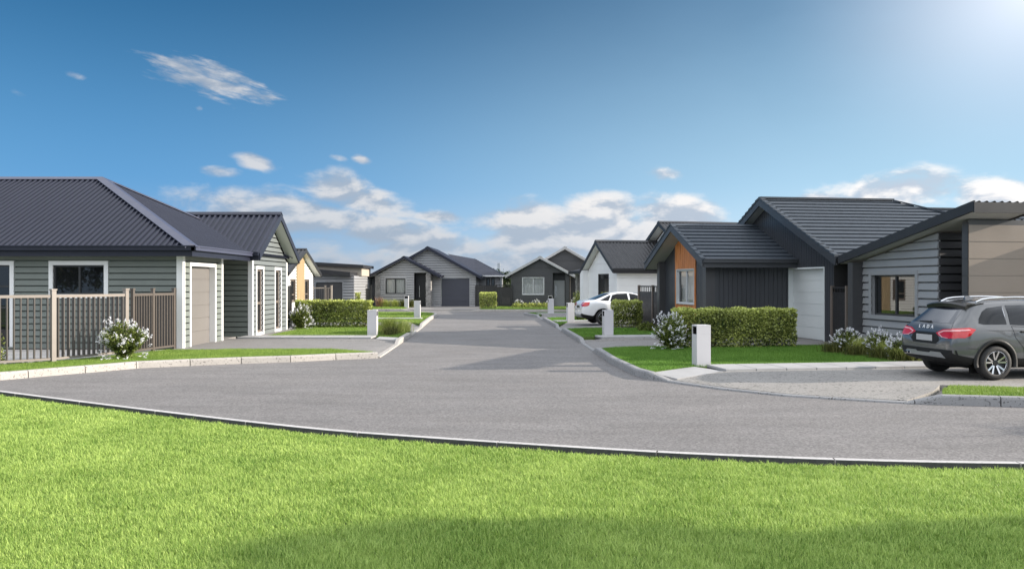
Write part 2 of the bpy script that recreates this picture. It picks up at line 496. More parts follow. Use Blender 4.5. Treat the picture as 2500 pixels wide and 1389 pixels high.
class MB:
    """Collects faces and links them as ONE mesh object."""
    def __init__(self):
        self.v, self.f, self.mi = [], [], []
        self.cur = 0
    def add(self, verts, faces):
        b = len(self.v)
        self.v.extend([tuple(p) for p in verts])
        for f in faces:
            self.f.append(tuple(b + i for i in f))
            self.mi.append(self.cur)
        return self
    def quad(self, a, b, c, d):
        return self.add((a, b, c, d), ((0, 1, 2, 3),))
    def box(self, x0, x1, y0, y1, z0, z1):
        vs = [(x, y, z) for z in (z0, z1) for y in (y0, y1) for x in (x0, x1)]
        return self.add(vs, ((0, 2, 3, 1), (4, 5, 7, 6), (0, 1, 5, 4), (2, 6, 7, 3), (0, 4, 6, 2), (1, 3, 7, 5)))
    def obox(self, o, ax, ay, az):
        """box from corner o along three vectors"""
        o, ax, ay, az = map(Vector, (o, ax, ay, az))
        vs = [o + ax * i + ay * j + az * k for k in (0, 1) for j in (0, 1) for i in (0, 1)]
        return self.add(vs, ((0, 2, 3, 1), (4, 5, 7, 6), (0, 1, 5, 4), (2, 6, 7, 3), (0, 4, 6, 2), (1, 3, 7, 5)))
    def beam(self, p, q, w, h, side=0.0, drop=True):
        """board from p to q; h hangs below the line, w across (centred, or shifted by side*w)"""
        p, q = Vector(p), Vector(q)
        d = q - p
        s = Vector((d.y, -d.x, 0))
        if s.length < 1e-6: s = Vector((1, 0, 0))
        s = s.normalized() * w
        o = p - s * 0.5 + s * side
        return self.obox(o - (Vector((0, 0, h)) if drop else Vector((0, 0, 0))), d, s, (0, 0, h))
    def tube(self, pts, rad, n=8, cap=True):
        pts = [Vector(p) for p in pts]
        rads = rad if isinstance(rad, (list, tuple)) else [rad] * len(pts)
        b = len(self.v)
        prev = None
        for i, p in enumerate(pts):
            t = (pts[min(i + 1, len(pts) - 1)] - pts[max(i - 1, 0)])
            t = t.normalized() if t.length > 1e-9 else Vector((0, 0, 1))
            a = Vector((0, 0, 1)) if abs(t.z) < 0.9 else Vector((1, 0, 0))
            if prev is not None: a = prev
            u = (a - t * a.dot(t)).normalized()
            prev = u
            w = t.cross(u)
            for k in range(n):
                an = 2 * math.pi * k / n
                self.v.append(tuple(p + (u * math.cos(an) + w * math.sin(an)) * rads[i]))
        for i in range(len(pts) - 1):
            for k in range(n):
                k2 = (k + 1) % n
                self.f.append((b + i * n + k, b + i * n + k2, b + (i + 1) * n + k2, b + (i + 1) * n + k)); self.mi.append(self.cur)
        if cap:
            self.f.append(tuple(b + k for k in reversed(range(n)))); self.mi.append(self.cur)
            e = b + (len(pts) - 1) * n
            self.f.append(tuple(e + k for k in range(n))); self.mi.append(self.cur)
        return self
    def prism(self, poly, z0, z1, sides=True, bottom=False):
        """poly: list of (x, y) or (x, y, z); top at z1 (or own z), walls down to z0"""
        n = len(poly)
        top = [(p[0], p[1], (p[2] if len(p) > 2 else z1)) for p in poly]
        area = sum(top[i][0] * top[(i + 1) % n][1] - top[(i + 1) % n][0] * top[i][1] for i in range(n))
        if area < 0: top.reverse()
        vs = top + [(p[0], p[1], z0) for p in top]
        fs = [tuple(range(n))]
        if sides:
            for i in range(n):
                j = (i + 1) % n
                fs.append((i, n + i, n + j, j))
        if bottom: fs.append(tuple(reversed(range(n, 2 * n))))
        return self.add(vs, fs)
    def build(self, name, mats, parent=None, smooth=False, bevel=0.0, loc=None, rz=0.0):
        me = bpy.data.meshes.new(name)
        me.from_pydata(self.v, [], self.f)
        if not isinstance(mats, (list, tuple)): mats = [mats]
        for m in mats:
            me.materials.append(MATS[m] if isinstance(m, str) else m)
        if len(mats) > 1:
            me.polygons.foreach_set('material_index', self.mi)
        if smooth:
            me.polygons.foreach_set('use_smooth', [True] * len(me.polygons))
        me.update()
        o = link(name, me, parent, loc, rz)
        if bevel:
            md = o.modifiers.new('bevel', 'BEVEL'); md.width = bevel; md.segments = 2; md.limit_method = 'ANGLE'
        return o

def np_mesh(name, verts, faces, mat_names, parent=None, rnd=None, smooth=False, loc=None, mi=None):
    """verts (N,3), faces (M,k) arrays -> one mesh; rnd: per-vertex random attribute"""
    me = bpy.data.meshes.new(name)
    verts = np.asarray(verts, np.float32); faces = np.asarray(faces, np.int32)
    me.vertices.add(len(verts)); me.vertices.foreach_set('co', verts.ravel())
    k = faces.shape[1]
    me.loops.add(faces.size); me.loops.foreach_set('vertex_index', faces.ravel())
    me.polygons.add(len(faces))
    me.polygons.foreach_set('loop_start', np.arange(len(faces), dtype=np.int32) * k)
    me.polygons.foreach_set('loop_total', np.full(len(faces), k, np.int32))
    for m in ([mat_names] if isinstance(mat_names, str) else mat_names):
        me.materials.append(MATS[m])
    if mi is not None:
        me.polygons.foreach_set('material_index', np.asarray(mi, np.int32))
    if smooth:
        me.polygons.foreach_set('use_smooth', np.ones(len(faces), bool))
    me.update(calc_edges=True)
    if rnd is not None:
        at = me.attributes.new('rnd', 'FLOAT', 'POINT')
        at.data.foreach_set('value', np.asarray(rnd, np.float32))
    return link(name, me, parent, loc)

def at(px, py, z=0.0):
    """point of the plane of height z seen at a place in the photograph (used as a tape measure)"""
    d = (EYE - z) * 2000.0 / (py - 692.0)
    return ((px - 1250.0) / 2000.0 * d, d, z)

def leaf_cloud(pts, size, jitter=0.35, up=0.0, aspect=0.55, rng=RNG, out=None):
    """diamond leaves at pts; returns verts, faces, rnd"""
    n = len(pts)
    a = rng.normal(size=(n, 3)); a /= np.linalg.norm(a, axis=1, keepdims=True)
    if out is not None:
        a = a * 0.8 + out
    a[:, 2] += up
    a /= np.linalg.norm(a, axis=1, keepdims=True)
    b = rng.normal(size=(n, 3)); b -= a * (a * b).sum(1, keepdims=True)
    b /= np.linalg.norm(b, axis=1, keepdims=True)
    c = np.cross(a, b)
    s = size * (1 + jitter * rng.uniform(-1, 1, size=(n, 1)))
    base = pts - a * s * 0.5
    tip = pts + a * s * 0.5
    mid = pts + c * s * 0.12
    v = np.stack([base, mid + b * s * aspect * 0.5, tip, mid - b * s * aspect * 0.5], 1).reshape(-1, 3)
    f = np.arange(4 * n).reshape(n, 4)
    r = np.repeat(rng.uniform(0, 1, n), 4)
    return v, f, r

def blades(pts, h, w, lean=0.35, rng=RNG, hj=0.35, two=True):
    """bent grass blades rooted at pts (N,3); h, w scalars or arrays"""
    n = len(pts)
    h = np.broadcast_to(np.asarray(h, float), (n,)) * (1 + hj * rng.uniform(-1, 1, n))
    w = np.broadcast_to(np.asarray(w, float), (n,))
    th = rng.uniform(0, 2 * np.pi, n)
    dx, dy = np.cos(th), np.sin(th)
    ln = lean * rng.uniform(0.1, 1.3, n) * h
    fx, fy = -dy * w * 0.5, dx * w * 0.5
    r = rng.uniform(0, 1, n)
    if two:
        p0 = pts + np.stack([fx, fy, 0 * h], 1); p1 = pts - np.stack([fx, fy, 0 * h], 1)
        m = pts + np.stack([dx * ln * 0.35, dy * ln * 0.35, h * 0.6], 1)
        m0 = m + np.stack([fx, fy, 0 * h], 1) * 0.75; m1 = m - np.stack([fx, fy, 0 * h], 1) * 0.75
        t = pts + np.stack([dx * ln, dy * ln, h], 1)
        v = np.stack([p0, p1, m1, m0, t], 1).reshape(-1, 3)
        b = np.arange(n)[:, None] * 5
        f = np.concatenate([b + np.array([[0, 1, 2]]), b + np.array([[0, 2, 3]]), b + np.array([[3, 2, 4]])])
        return v, f, np.repeat(r, 5)
    p0 = pts + np.stack([fx, fy, 0 * h], 1); p1 = pts - np.stack([fx, fy, 0 * h], 1)
    t = pts + np.stack([dx * ln, dy * ln, h], 1)
    v = np.stack([p0, p1, t], 1).reshape(-1, 3)
    return v, np.arange(3 * n).reshape(n, 3), np.repeat(r, 3)

def in_poly(P, poly):
    x, y = P[:, 0], P[:, 1]
    ins = np.zeros(len(P), bool)
    n = len(poly)
    for i in range(n):
        x1, y1 = poly[i][:2]; x2, y2 = poly[(i + 1) % n][:2]
        if y1 == y2: continue
        c = ((y1 > y) != (y2 > y)) & (x < (x2 - x1) * (y - y1) / (y2 - y1) + x1)
        ins ^= c
    return ins

def dist_poly(P, poly, closed=False):
    """distance of points to a polyline"""
    best = np.full(len(P), 1e9)
    m = len(poly) if closed else len(poly) - 1
    for i in range(m):
        a = np.array(poly[i][:2]); b = np.array(poly[(i + 1) % len(poly)][:2])
        d = b - a
        t = np.clip(((P[:, :2] - a) @ d) / max(1e-9, d @ d), 0, 1)
        best = np.minimum(best, np.linalg.norm(P[:, :2] - (a + t[:, None] * d), axis=1))
    return best

# ------------------------------------------------------------------ building kit (local frame: x along the front, y into the house)
class WF:
    """a wall plane from p0 to p1 (seen from outside, left to right)"""
    def __init__(self, p0, p1, out=0.0):
        self.p0 = Vector((p0[0], p0[1], 0)); d = Vector((p1[0], p1[1], 0)) - self.p0
        self.L = d.length; self.d = d.normalized(); self.n = Vector((self.d.y, -self.d.x, 0)); self.o = out
    def P(self, x, z, out=0.0):
        return self.p0 + self.d * x + self.n * (out + self.o) + Vector((0, 0, z))
    def box(self, mb, x0, x1, z0, z1, o0, o1):
        return mb.obox(self.P(x0, z0, o0), self.d * (x1 - x0), self.n * (o1 - o0), (0, 0, z1 - z0))

def subtract(spans, cuts):
    for c0, c1 in cuts:
        new = []
        for a, b in spans:
            if c1 <= a or c0 >= b: new.append((a, b)); continue
            if c0 > a: new.append((a, c0))
            if c1 < b: new.append((c1, b))
        spans = new
    return spans

def wall_sheet(mb, w, top, openings=(), prof='board', pitch=0.175, depth=0.024, z0=0.0, gr=0.20):
    """cladding with real steps or grooves; top = [(x, z), ...] along the wall"""
    def topz(x):
        for (xa, za), (xb, zb) in zip(top, top[1:]):
            if xa - 1e-6 <= x <= xb + 1e-6:
                return za + (zb - za) * (x - xa) / max(1e-9, xb - xa)
        return top[-1][1]
    zt = max(z for _, z in top)
    def xint(z):
        xs = []
        for (xa, za), (xb, zb) in zip(top, top[1:]):
            if za >= z: xs.append(xa)
            if zb >= z: xs.append(xb)
            if (za - z) * (zb - z) < 0: xs.append(xa + (xb - xa) * (z - za) / (zb - za))
        return (min(xs), max(xs)) if xs else None
    P = w.P
    if prof == 'vboard':
        g = 0.014
        marks = {0.0, w.L} | {x for x, _ in top}
        for o in openings: marks |= {o[0], o[1]}
        k = 0
        grooves = []
        while k * pitch < w.L:
            grooves.append((k * pitch, k * pitch + g)); marks |= {k * pitch, min(w.L, k * pitch + g)}; k += 1
        ms = sorted(m for m in marks if -1e-6 <= m <= w.L + 1e-6)
        for xa, xb in zip(ms, ms[1:]):
            if xb - xa < 1e-4: continue
            xm = (xa + xb) / 2
            gr = any(a <= xm <= b for a, b in grooves)
            off = 0.0 if gr else depth
            ta, tb = topz(xa + 1e-6), topz(xb - 1e-6)
            cuts = [(o[2], o[3]) for o in openings if o[0] <= xm <= o[1]]
            spans = subtract([(z0, 1e3)], cuts)
            for a, b in spans:
                b1, b2 = (ta, tb) if b > 900 else (b, b)
                if b1 <= a and b2 <= a: continue
                mb.quad(P(xa, a, off), P(xb, a, off), P(xb, b2, off), P(xa, b1, off))
                if gr:
                    mb.quad(P(xa, a, 0), P(xa, b1, 0), P(xa, b1, depth), P(xa, a, depth))
                    mb.quad(P(xb, a, 0), P(xb, a, depth), P(xb, b2, depth), P(xb, b2, 0))
        return
    marks = {z0, zt} | {z for _, z in top if z > z0}
    for o in openings: marks |= {o[2], o[3]}
    k = math.floor(z0 / pitch)
    rows = []
    while k * pitch < zt:
        rows.append(k * pitch)
        if prof == 'panel': marks |= {k * pitch - 0.010, k * pitch + 0.010}
        elif prof == 'board': marks |= {k * pitch, k * pitch + pitch * (1 - gr)}
        k += 1
    ms = sorted(m for m in marks if z0 - 1e-6 <= m <= zt + 1e-6)
    def off(z, zm):
        if prof == 'board':
            r = math.floor(zm / pitch + 1e-6) * pitch
            if (zm - r) / pitch > 1 - gr: return -0.05
            return depth * (1 - 0.8 * (z - r) / pitch)
        if prof == 'panel':
            return 0.0 if any(abs(zm - r) < 0.0105 for r in rows) else depth
        return depth
    for za, zb in zip(ms, ms[1:]):
        if zb - za < 1e-4: continue
        zm = (za + zb) / 2
        ia = xint(za + 1e-6); ib = xint(zb - 1e-6)
        if ia is None: continue
        if ib is None: ib = ((ia[0] + ia[1]) / 2,) * 2
        oa, ob = off(za, zm), off(zb, zm)
        cuts = sorted((o[0], o[1]) for o in openings if o[2] <= zm <= o[3])
        edges = [(ia[0], ib[0])]
        for c0, c1 in cuts: edges += [(c0, c0), (c1, c1)]
        edges.append((ia[1], ib[1]))
        for i in range(0, len(edges), 2):
            (xa0, xb0), (xa1, xb1) = edges[i], edges[i + 1]
            if xa1 - xa0 < 1e-4 and xb1 - xb0 < 1e-4: continue
            mb.quad(P(xa0, za, oa), P(xa1, za, oa), P(xb1, zb, ob), P(xb0, zb, ob))
            if prof == 'board':
                if abs(za / pitch - round(za / pitch)) < 1e-4:
                    mb.quad(P(xa0, za, -0.05), P(xa1, za, -0.05), P(xa1, za, oa), P(xa0, za, oa))
                mb.quad(P(xa0, za, 0), P(xa0, za, oa), P(xb0, zb, ob), P(xb0, zb, 0))
                mb.quad(P(xa1, za, oa), P(xa1, za, 0), P(xb1, zb, 0), P(xb1, zb, ob))
            elif prof == 'panel' and oa == 0.0:
                mb.quad(P(xa0, za, 0), P(xa0, za, depth), P(xa1, za, depth), P(xa1, za, 0))
                mb.quad(P(xb0, zb, 0), P(xb1, zb, 0), P(xb1, zb, depth), P(xb0, zb, depth))

def wall(parent, p0, p1, top, material, openings=(), prof='board', pitch=0.175, depth=0.044, z0=0.0, name='wall', label=None, gr=0.20):
    w = WF(p0, p1)
    if isinstance(top, (int, float)): top = [(0, top), (w.L, top)]
    mb = MB()
    wall_sheet(mb, w, top, openings, prof, pitch, depth, z0, gr)
    o = mb.build(name, material, parent)
    if label: o['label'] = label
    return w

def roof_sheet(mb, poly, kind='corr', pitch=0.15, h=0.028, thick=0.0):
    poly = [Vector(p) for p in poly]
    n = Vector((0, 0, 0))
    for i in range(len(poly)):
        a, b = poly[i], poly[(i + 1) % len(poly)]
        n += Vector(((a.y - b.y) * (a.z + b.z), (a.z - b.z) * (a.x + b.x), (a.x - b.x) * (a.y + b.y)))
    n.normalize()
    if n.z < 0: n = -n
    up = (Vector((0, 0, 1)) - n * n.z)
    up = up.normalized() if up.length > 1e-6 else Vector((0, 1, 0))
    xd = up.cross(n)
    o = poly[0]
    q = [((p - o).dot(xd), (p - o).dot(up)) for p in poly]
    def rng_at(v, ax):
        vals = []
        for i in range(len(q)):
            a, b = q[i], q[(i + 1) % len(q)]
            if abs(a[ax] - v) < 1e-7: vals.append(a[1 - ax])
            if (a[ax] - v) * (b[ax] - v) < 0:
                t = (v - a[ax]) / (b[ax] - a[ax]); vals.append(a[1 - ax] + t * (b[1 - ax] - a[1 - ax]))
        return (min(vals), max(vals)) if vals else None
    P = lambda x, s, f: o + xd * x + up * s + n * f
    ax = 0 if kind == 'corr' else 1
    lo, hi = min(p[ax] for p in q), max(p[ax] for p in q)
    marks = {lo, hi} | {p[ax] for p in q}
    if kind == 'corr':
        prof = [(0.0, 0.0), (0.10, 0.12), (0.26, 0.88), (0.38, 1.0), (0.50, 0.88), (0.66, 0.12), (0.78, 0.0)]
        k = math.floor(lo / pitch)
        while k * pitch < hi:
            marks |= {(k + f) * pitch for f, _ in prof}; k += 1
        def hh(x):
            f = (x / pitch) % 1.0
            pr = prof + [(1.0, 0.0)]
            for (a, ha), (b, hb) in zip(pr, pr[1:]):
                if a <= f <= b: return h * (ha + (hb - ha) * (f - a) / (b - a))
            return 0.0
        ms = sorted(m for m in marks if lo - 1e-9 <= m <= hi + 1e-9)
        prev = None
        for x in ms:
            r = rng_at(min(max(x, lo + 1e-6), hi - 1e-6), 0)
            if r is None: continue
            f = hh(x)
            cur = (P(x, r[0], f), P(x, r[1], f))
            if prev: mb.quad(prev[0], cur[0], cur[1], prev[1])
            prev = cur
    else:
        k = 0
        while lo + k * pitch < hi: marks.add(lo + k * pitch); k += 1
        ms = sorted(marks)
        for a, b in zip(ms, ms[1:]):
            if b - a < 1e-4: continue
            ra, rb = rng_at(a + 1e-5, 1), rng_at(b - 1e-5, 1)
            if not ra or not rb: continue
            m = (a + b) / 2 - lo
            r0 = math.floor(m / pitch) * pitch
            fa = h * (1 - ((a - lo) - r0) / pitch); fb = h * (1 - ((b - lo) - r0) / pitch)
            mb.quad(P(ra[0], a, fa), P(ra[1], a, fa), P(rb[1], b, fb), P(rb[0], b, fb))
            if abs((a - lo) - r0) < 1e-4:
                mb.quad(P(ra[0], a, 0), P(ra[1], a, 0), P(ra[1], a, fa), P(ra[0], a, fa))
    if thick:
        vs = [p - n * thick for p in poly]
        mb.add(vs, [tuple(reversed(range(len(vs))))])
        for i in range(len(poly)):
            j = (i + 1) % len(poly)
            mb.quad(poly[i], poly[j], vs[j], vs[i])

def ridge(mb, p, q, w, fall, lift=0.05):
    """folded cap along p-q: two flaps of width w that fall away at the roof pitch"""
    p, q = Vector(p), Vector(q)
    d = (q - p); s = Vector((d.y, -d.x, 0)).normalized()
    up = Vector((0, 0, lift)); t = Vector((0, 0, 0.02))
    for sg in (-1, 1):
        o = s * (w * sg) - Vector((0, 0, fall * w))
        mb.quad(p + up, q + up, q + up + o, p + up + o)
        mb.quad(p + up + o, q + up + o, q + up + o - t, p + up + o - t)
    for e in (p, q):
        o = s * w
        mb.add([e + up, e + up + o - Vector((0, 0, fall * w)), e + up + o - Vector((0, 0, fall * w)) - t * 2, e + up - t * 2, e + up - o - Vector((0, 0, fall * w)) - t * 2, e + up - o - Vector((0, 0, fall * w))], ((0, 1, 2, 3), (0, 3, 4, 5)))

def gable_roof(parent, xl, xr, ze, xc, zr, y0, y1, kind, steel, yw, soffit='soffit_white', barge_h=0.20, pitch=0.15, h=0.028, gutters=(True, True), back=False, tile_edge=False, eave_w=0.45):
    """ridge along y at xc, barge edge at y0, wall face at yw"""
    mb = MB()
    roof_sheet(mb, [(xl, y0, ze), (xc, y0, zr), (xc, y1, zr), (xl, y1, ze)], kind, pitch, h, 0.03)
    roof_sheet(mb, [(xr, y0, ze), (xr, y1, ze), (xc, y1, zr), (xc, y0, zr)], kind, pitch, h, 0.03)
    roof = mb.build('roof', 'slate_tile' if kind == 'tile' else steel, parent)
    mb = MB()
    t = h + 0.012
    ridge(mb, (xc, y0 - 0.02, zr), (xc, y1, zr), 0.19, (zr - ze) / abs(xr - xc), t + 0.012)
    if tile_edge:
        for xe in (xl, xr):
            n = int(abs(xe - xc) / pitch * 1.05)
            for k in range(n):
                f0, f1 = k / n, (k + 1) / n
                a = Vector((xe + (xc - xe) * f0, y0 + 0.03, ze + (zr - ze) * f0 + h + 0.035))
                b = Vector((xe + (xc - xe) * f1, y0 + 0.03, ze + (zr - ze) * f1 + h + 0.005))
                mb.beam(a, b, 0.14, 0.05)
    mb.build('ridge_cap', 'slate_tile' if kind == 'tile' else steel, parent)
    mb = MB()
    for xe in (xl, xr):
        mb.beam((xe, y0, ze + 0.015), (xc, y0, zr + 0.015), 0.04, barge_h)
        if back: mb.beam((xe, y1, ze + 0.015), (xc, y1, zr + 0.015), 0.04, barge_h)
    mb.build('barge_board', steel, parent)
    mb = MB()
    dz = barge_h - 0.03
    for xe in (xl, xr):
        mb.quad((xe, y0 + 0.03, ze - dz), (xc, y0 + 0.03, zr - dz), (xc, yw, zr - dz), (xe, yw, ze - dz))
        xi = xe + eave_w * (1 if xe < xc else -1)
        mb.quad((xe, yw, ze - dz), (xe, y1, ze - dz), (xi, y1, ze - dz), (xi, yw, ze - dz))
    mb.build('soffit', soffit, parent)
    for xe, on in ((xl, gutters[0]), (xr, gutters[1])):
        s = -1 if xe < xc else 1
        if not on: continue
        mb = MB()
        mb.beam((xe + s * 0.05, y0 + 0.02, ze + 0.02), (xe + s * 0.05, y1, ze + 0.02), 0.11, 0.10)
        mb.beam((xe + s * 0.11, y0 + 0.02, ze + 0.045), (xe + s * 0.11, y1, ze + 0.045), 0.025, 0.035)
        mb.beam((xe, y0 + 0.03, ze - 0.08), (xe, y1, ze - 0.08), 0.03, barge_h - 0.08)
        mb.build('gutter', steel, parent)
    return roof

def window(parent, w, x0, x1, z0, z1, trim='white_paint', tw=0.10, frame='dark_frame', glass='glass_dark', mull=(), rails=(), recess=0.05, proud=0.045, fw=0.045, name='window', interior=None, sill=True, blind=None, curtain=False):
    mb = MB()
    for a in ((x0 - tw, x0, z0 - (tw if sill else 0), z1 + tw), (x1, x1 + tw, z0 - (tw if sill else 0), z1 + tw), (x0, x1, z1, z1 + tw)):
        w.box(mb, a[0], a[1], a[2], a[3], -recess - 0.02, proud)
    if sill: w.box(mb, x0, x1, z0 - tw, z0, -recess - 0.02, proud + 0.012)
    o = mb.build(name, trim, parent)
    mb = MB()
    f0, f1 = -recess - 0.02, -recess + 0.03
    w.box(mb, x0, x0 + fw, z0, z1, f0, f1); w.box(mb, x1 - fw, x1, z0, z1, f0, f1)
    w.box(mb, x0 + fw, x1 - fw, z0, z0 + fw, f0, f1); w.box(mb, x0 + fw, x1 - fw, z1 - fw, z1, f0, f1)
    for m in mull:
        xm = x0 + (x1 - x0) * m
        w.box(mb, xm - fw * 0.6, xm + fw * 0.6, z0 + fw, z1 - fw, f0, f1 - 0.002)
    for m in rails:
        zm = z0 + (z1 - z0) * m
        w.box(mb, x0 + fw, x1 - fw, zm - fw * 0.6, zm + fw * 0.6, f0, f1 - 0.004)
    mb.build('frame', frame, o)
    mb = MB()
    g = -recess - 0.005
    mb.quad(w.P(x0 + fw * .5, z0 + fw * .5, g), w.P(x1 - fw * .5, z0 + fw * .5, g), w.P(x1 - fw * .5, z1 - fw * .5, g), w.P(x0 + fw * .5, z1 - fw * .5, g))
    mb.build('pane', glass, o)
    if interior:
        mb = MB()
        dp, e = -1.6, 0.25
        a, b, c, d_ = w.P(x0 - e, z0 - e, dp), w.P(x1 + e, z0 - e, dp), w.P(x1 + e, z1 + e, dp), w.P(x0 - e, z1 + e, dp)
        r = -recess - 0.03
        a2, b2, c2, d2 = w.P(x0 - e, z0 - e, r), w.P(x1 + e, z0 - e, r), w.P(x1 + e, z1 + e, r), w.P(x0 - e, z1 + e, r)
        for qd in ((a, b, c, d_), (a, a2, d2, d_), (b, c, c2, b2), (a, b, b2, a2), (d_, d2, c2, c)): mb.quad(*qd)
        mb.build('interior', interior, o)
    if curtain:
        mb = MB()
        n = 26
        for k in range(n):
            xa, xb = x0 + (x1 - x0) * k / n, x0 + (x1 - x0) * (k + 1) / n
            da, db = -recess - 0.12 - 0.02 * (k % 2), -recess - 0.12 - 0.02 * ((k + 1) % 2)
            mb.quad(w.P(xa, z0, da), w.P(xb, z0, db), w.P(xb, z1, db), w.P(xa, z1, da))
        mb.build('curtain', 'blind', o)
    if blind:
        mb = MB()
        for (bx0, bx1, bz0, bz1) in blind:
            nz = int((bz1 - bz0) / 0.05)
            for k in range(nz):
                w.box(mb, x0 + (x1 - x0) * bx0, x0 + (x1 - x0) * bx1, bz0 + k * 0.05, bz0 + k * 0.05 + 0.035, -recess - 0.11, -recess - 0.07)
        mb.build('blind', 'blind', o)
    return o

def garage_door(parent, w, x0, x1, z1, material, trim=None, tw=0.10, panels=6, recess=0.12, proud=0.045, reveal=None):
    mb = MB()
    ph = z1 / panels
    for k in range(panels):
        za, zb = k * ph + (0.008 if k else 0.0), (k + 1) * ph - 0.006
        w.box(mb, x0 + 0.01, x1 - 0.01, za, zb, -recess - 0.03, -recess + 0.004)
    w.box(mb, x0 + 0.01, x1 - 0.01, 0.01, z1 - 0.02, -recess - 0.04, -recess - 0.012)
    d = mb.build('garage_door', material, parent)
    mb = MB()
    if trim:
        w.box(mb, x0 - tw, x0, 0, z1 + tw, -recess, proud); w.box(mb, x1, x1 + tw, 0, z1 + tw, -recess, proud)
        w.box(mb, x0, x1, z1, z1 + tw, -recess, proud)
        mb.build('door_frame', trim, d)
    return d

def panel_door(parent, w, x0, x1, z1, material, handle='steel', hx=0.15, recess=0.06, flutes=7, frame='dark_frame', hz=(0.75, 1.65)):
    mb = MB()
    n = flutes
    pw = (x1 - x0 - 0.08) / n
    for k in range(n):
        w.box(mb, x0 + 0.04 + k * pw + 0.006, x0 + 0.04 + (k + 1) * pw - 0.006, 0.02, z1 - 0.04, -recess - 0.03, -recess + 0.01)
    w.box(mb, x0 + 0.04, x1 - 0.04, 0.02, z1 - 0.04, -recess - 0.04, -recess - 0.004)
    d = mb.build('door', material, parent)
    mb = MB()
    w.box(mb, x0, x0 + 0.04, 0, z1, -recess - 0.04, -recess + 0.03); w.box(mb, x1 - 0.04, x1, 0, z1, -recess - 0.04, -recess + 0.03)
    w.box(mb, x0 + 0.04, x1 - 0.04, z1 - 0.04, z1, -recess - 0.04, -recess + 0.03)
    mb.build('frame', frame, d)
    mb = MB()
    xh = x0 + (x1 - x0) * hx
    w.box(mb, xh - 0.02, xh + 0.02, hz[0], hz[1], -recess + 0.05, -recess + 0.08)
    for zz in (hz[0] + 0.1, hz[1] - 0.1): w.box(mb, xh - 0.01, xh + 0.01, zz - 0.01, zz + 0.01, -recess + 0.005, -recess + 0.05)
    mb.build('handle', handle, d)
    return d

def post(parent, x0, x1, y0, y1, z1, material, name='corner_post', z0=0.0):
    return MB().box(x0, x1, y0, y1, z0, z1).build(name, material, parent)

def core(parent, boxes, material='interior_dark'):
    """floor slab under the house"""
    mb = MB()
    for (x0, x1, y0, y1) in boxes: mb.box(x0, x1, y0, y1, -0.3, 0.004)
    return mb.build('floor_slab', 'smooth_concrete', parent)

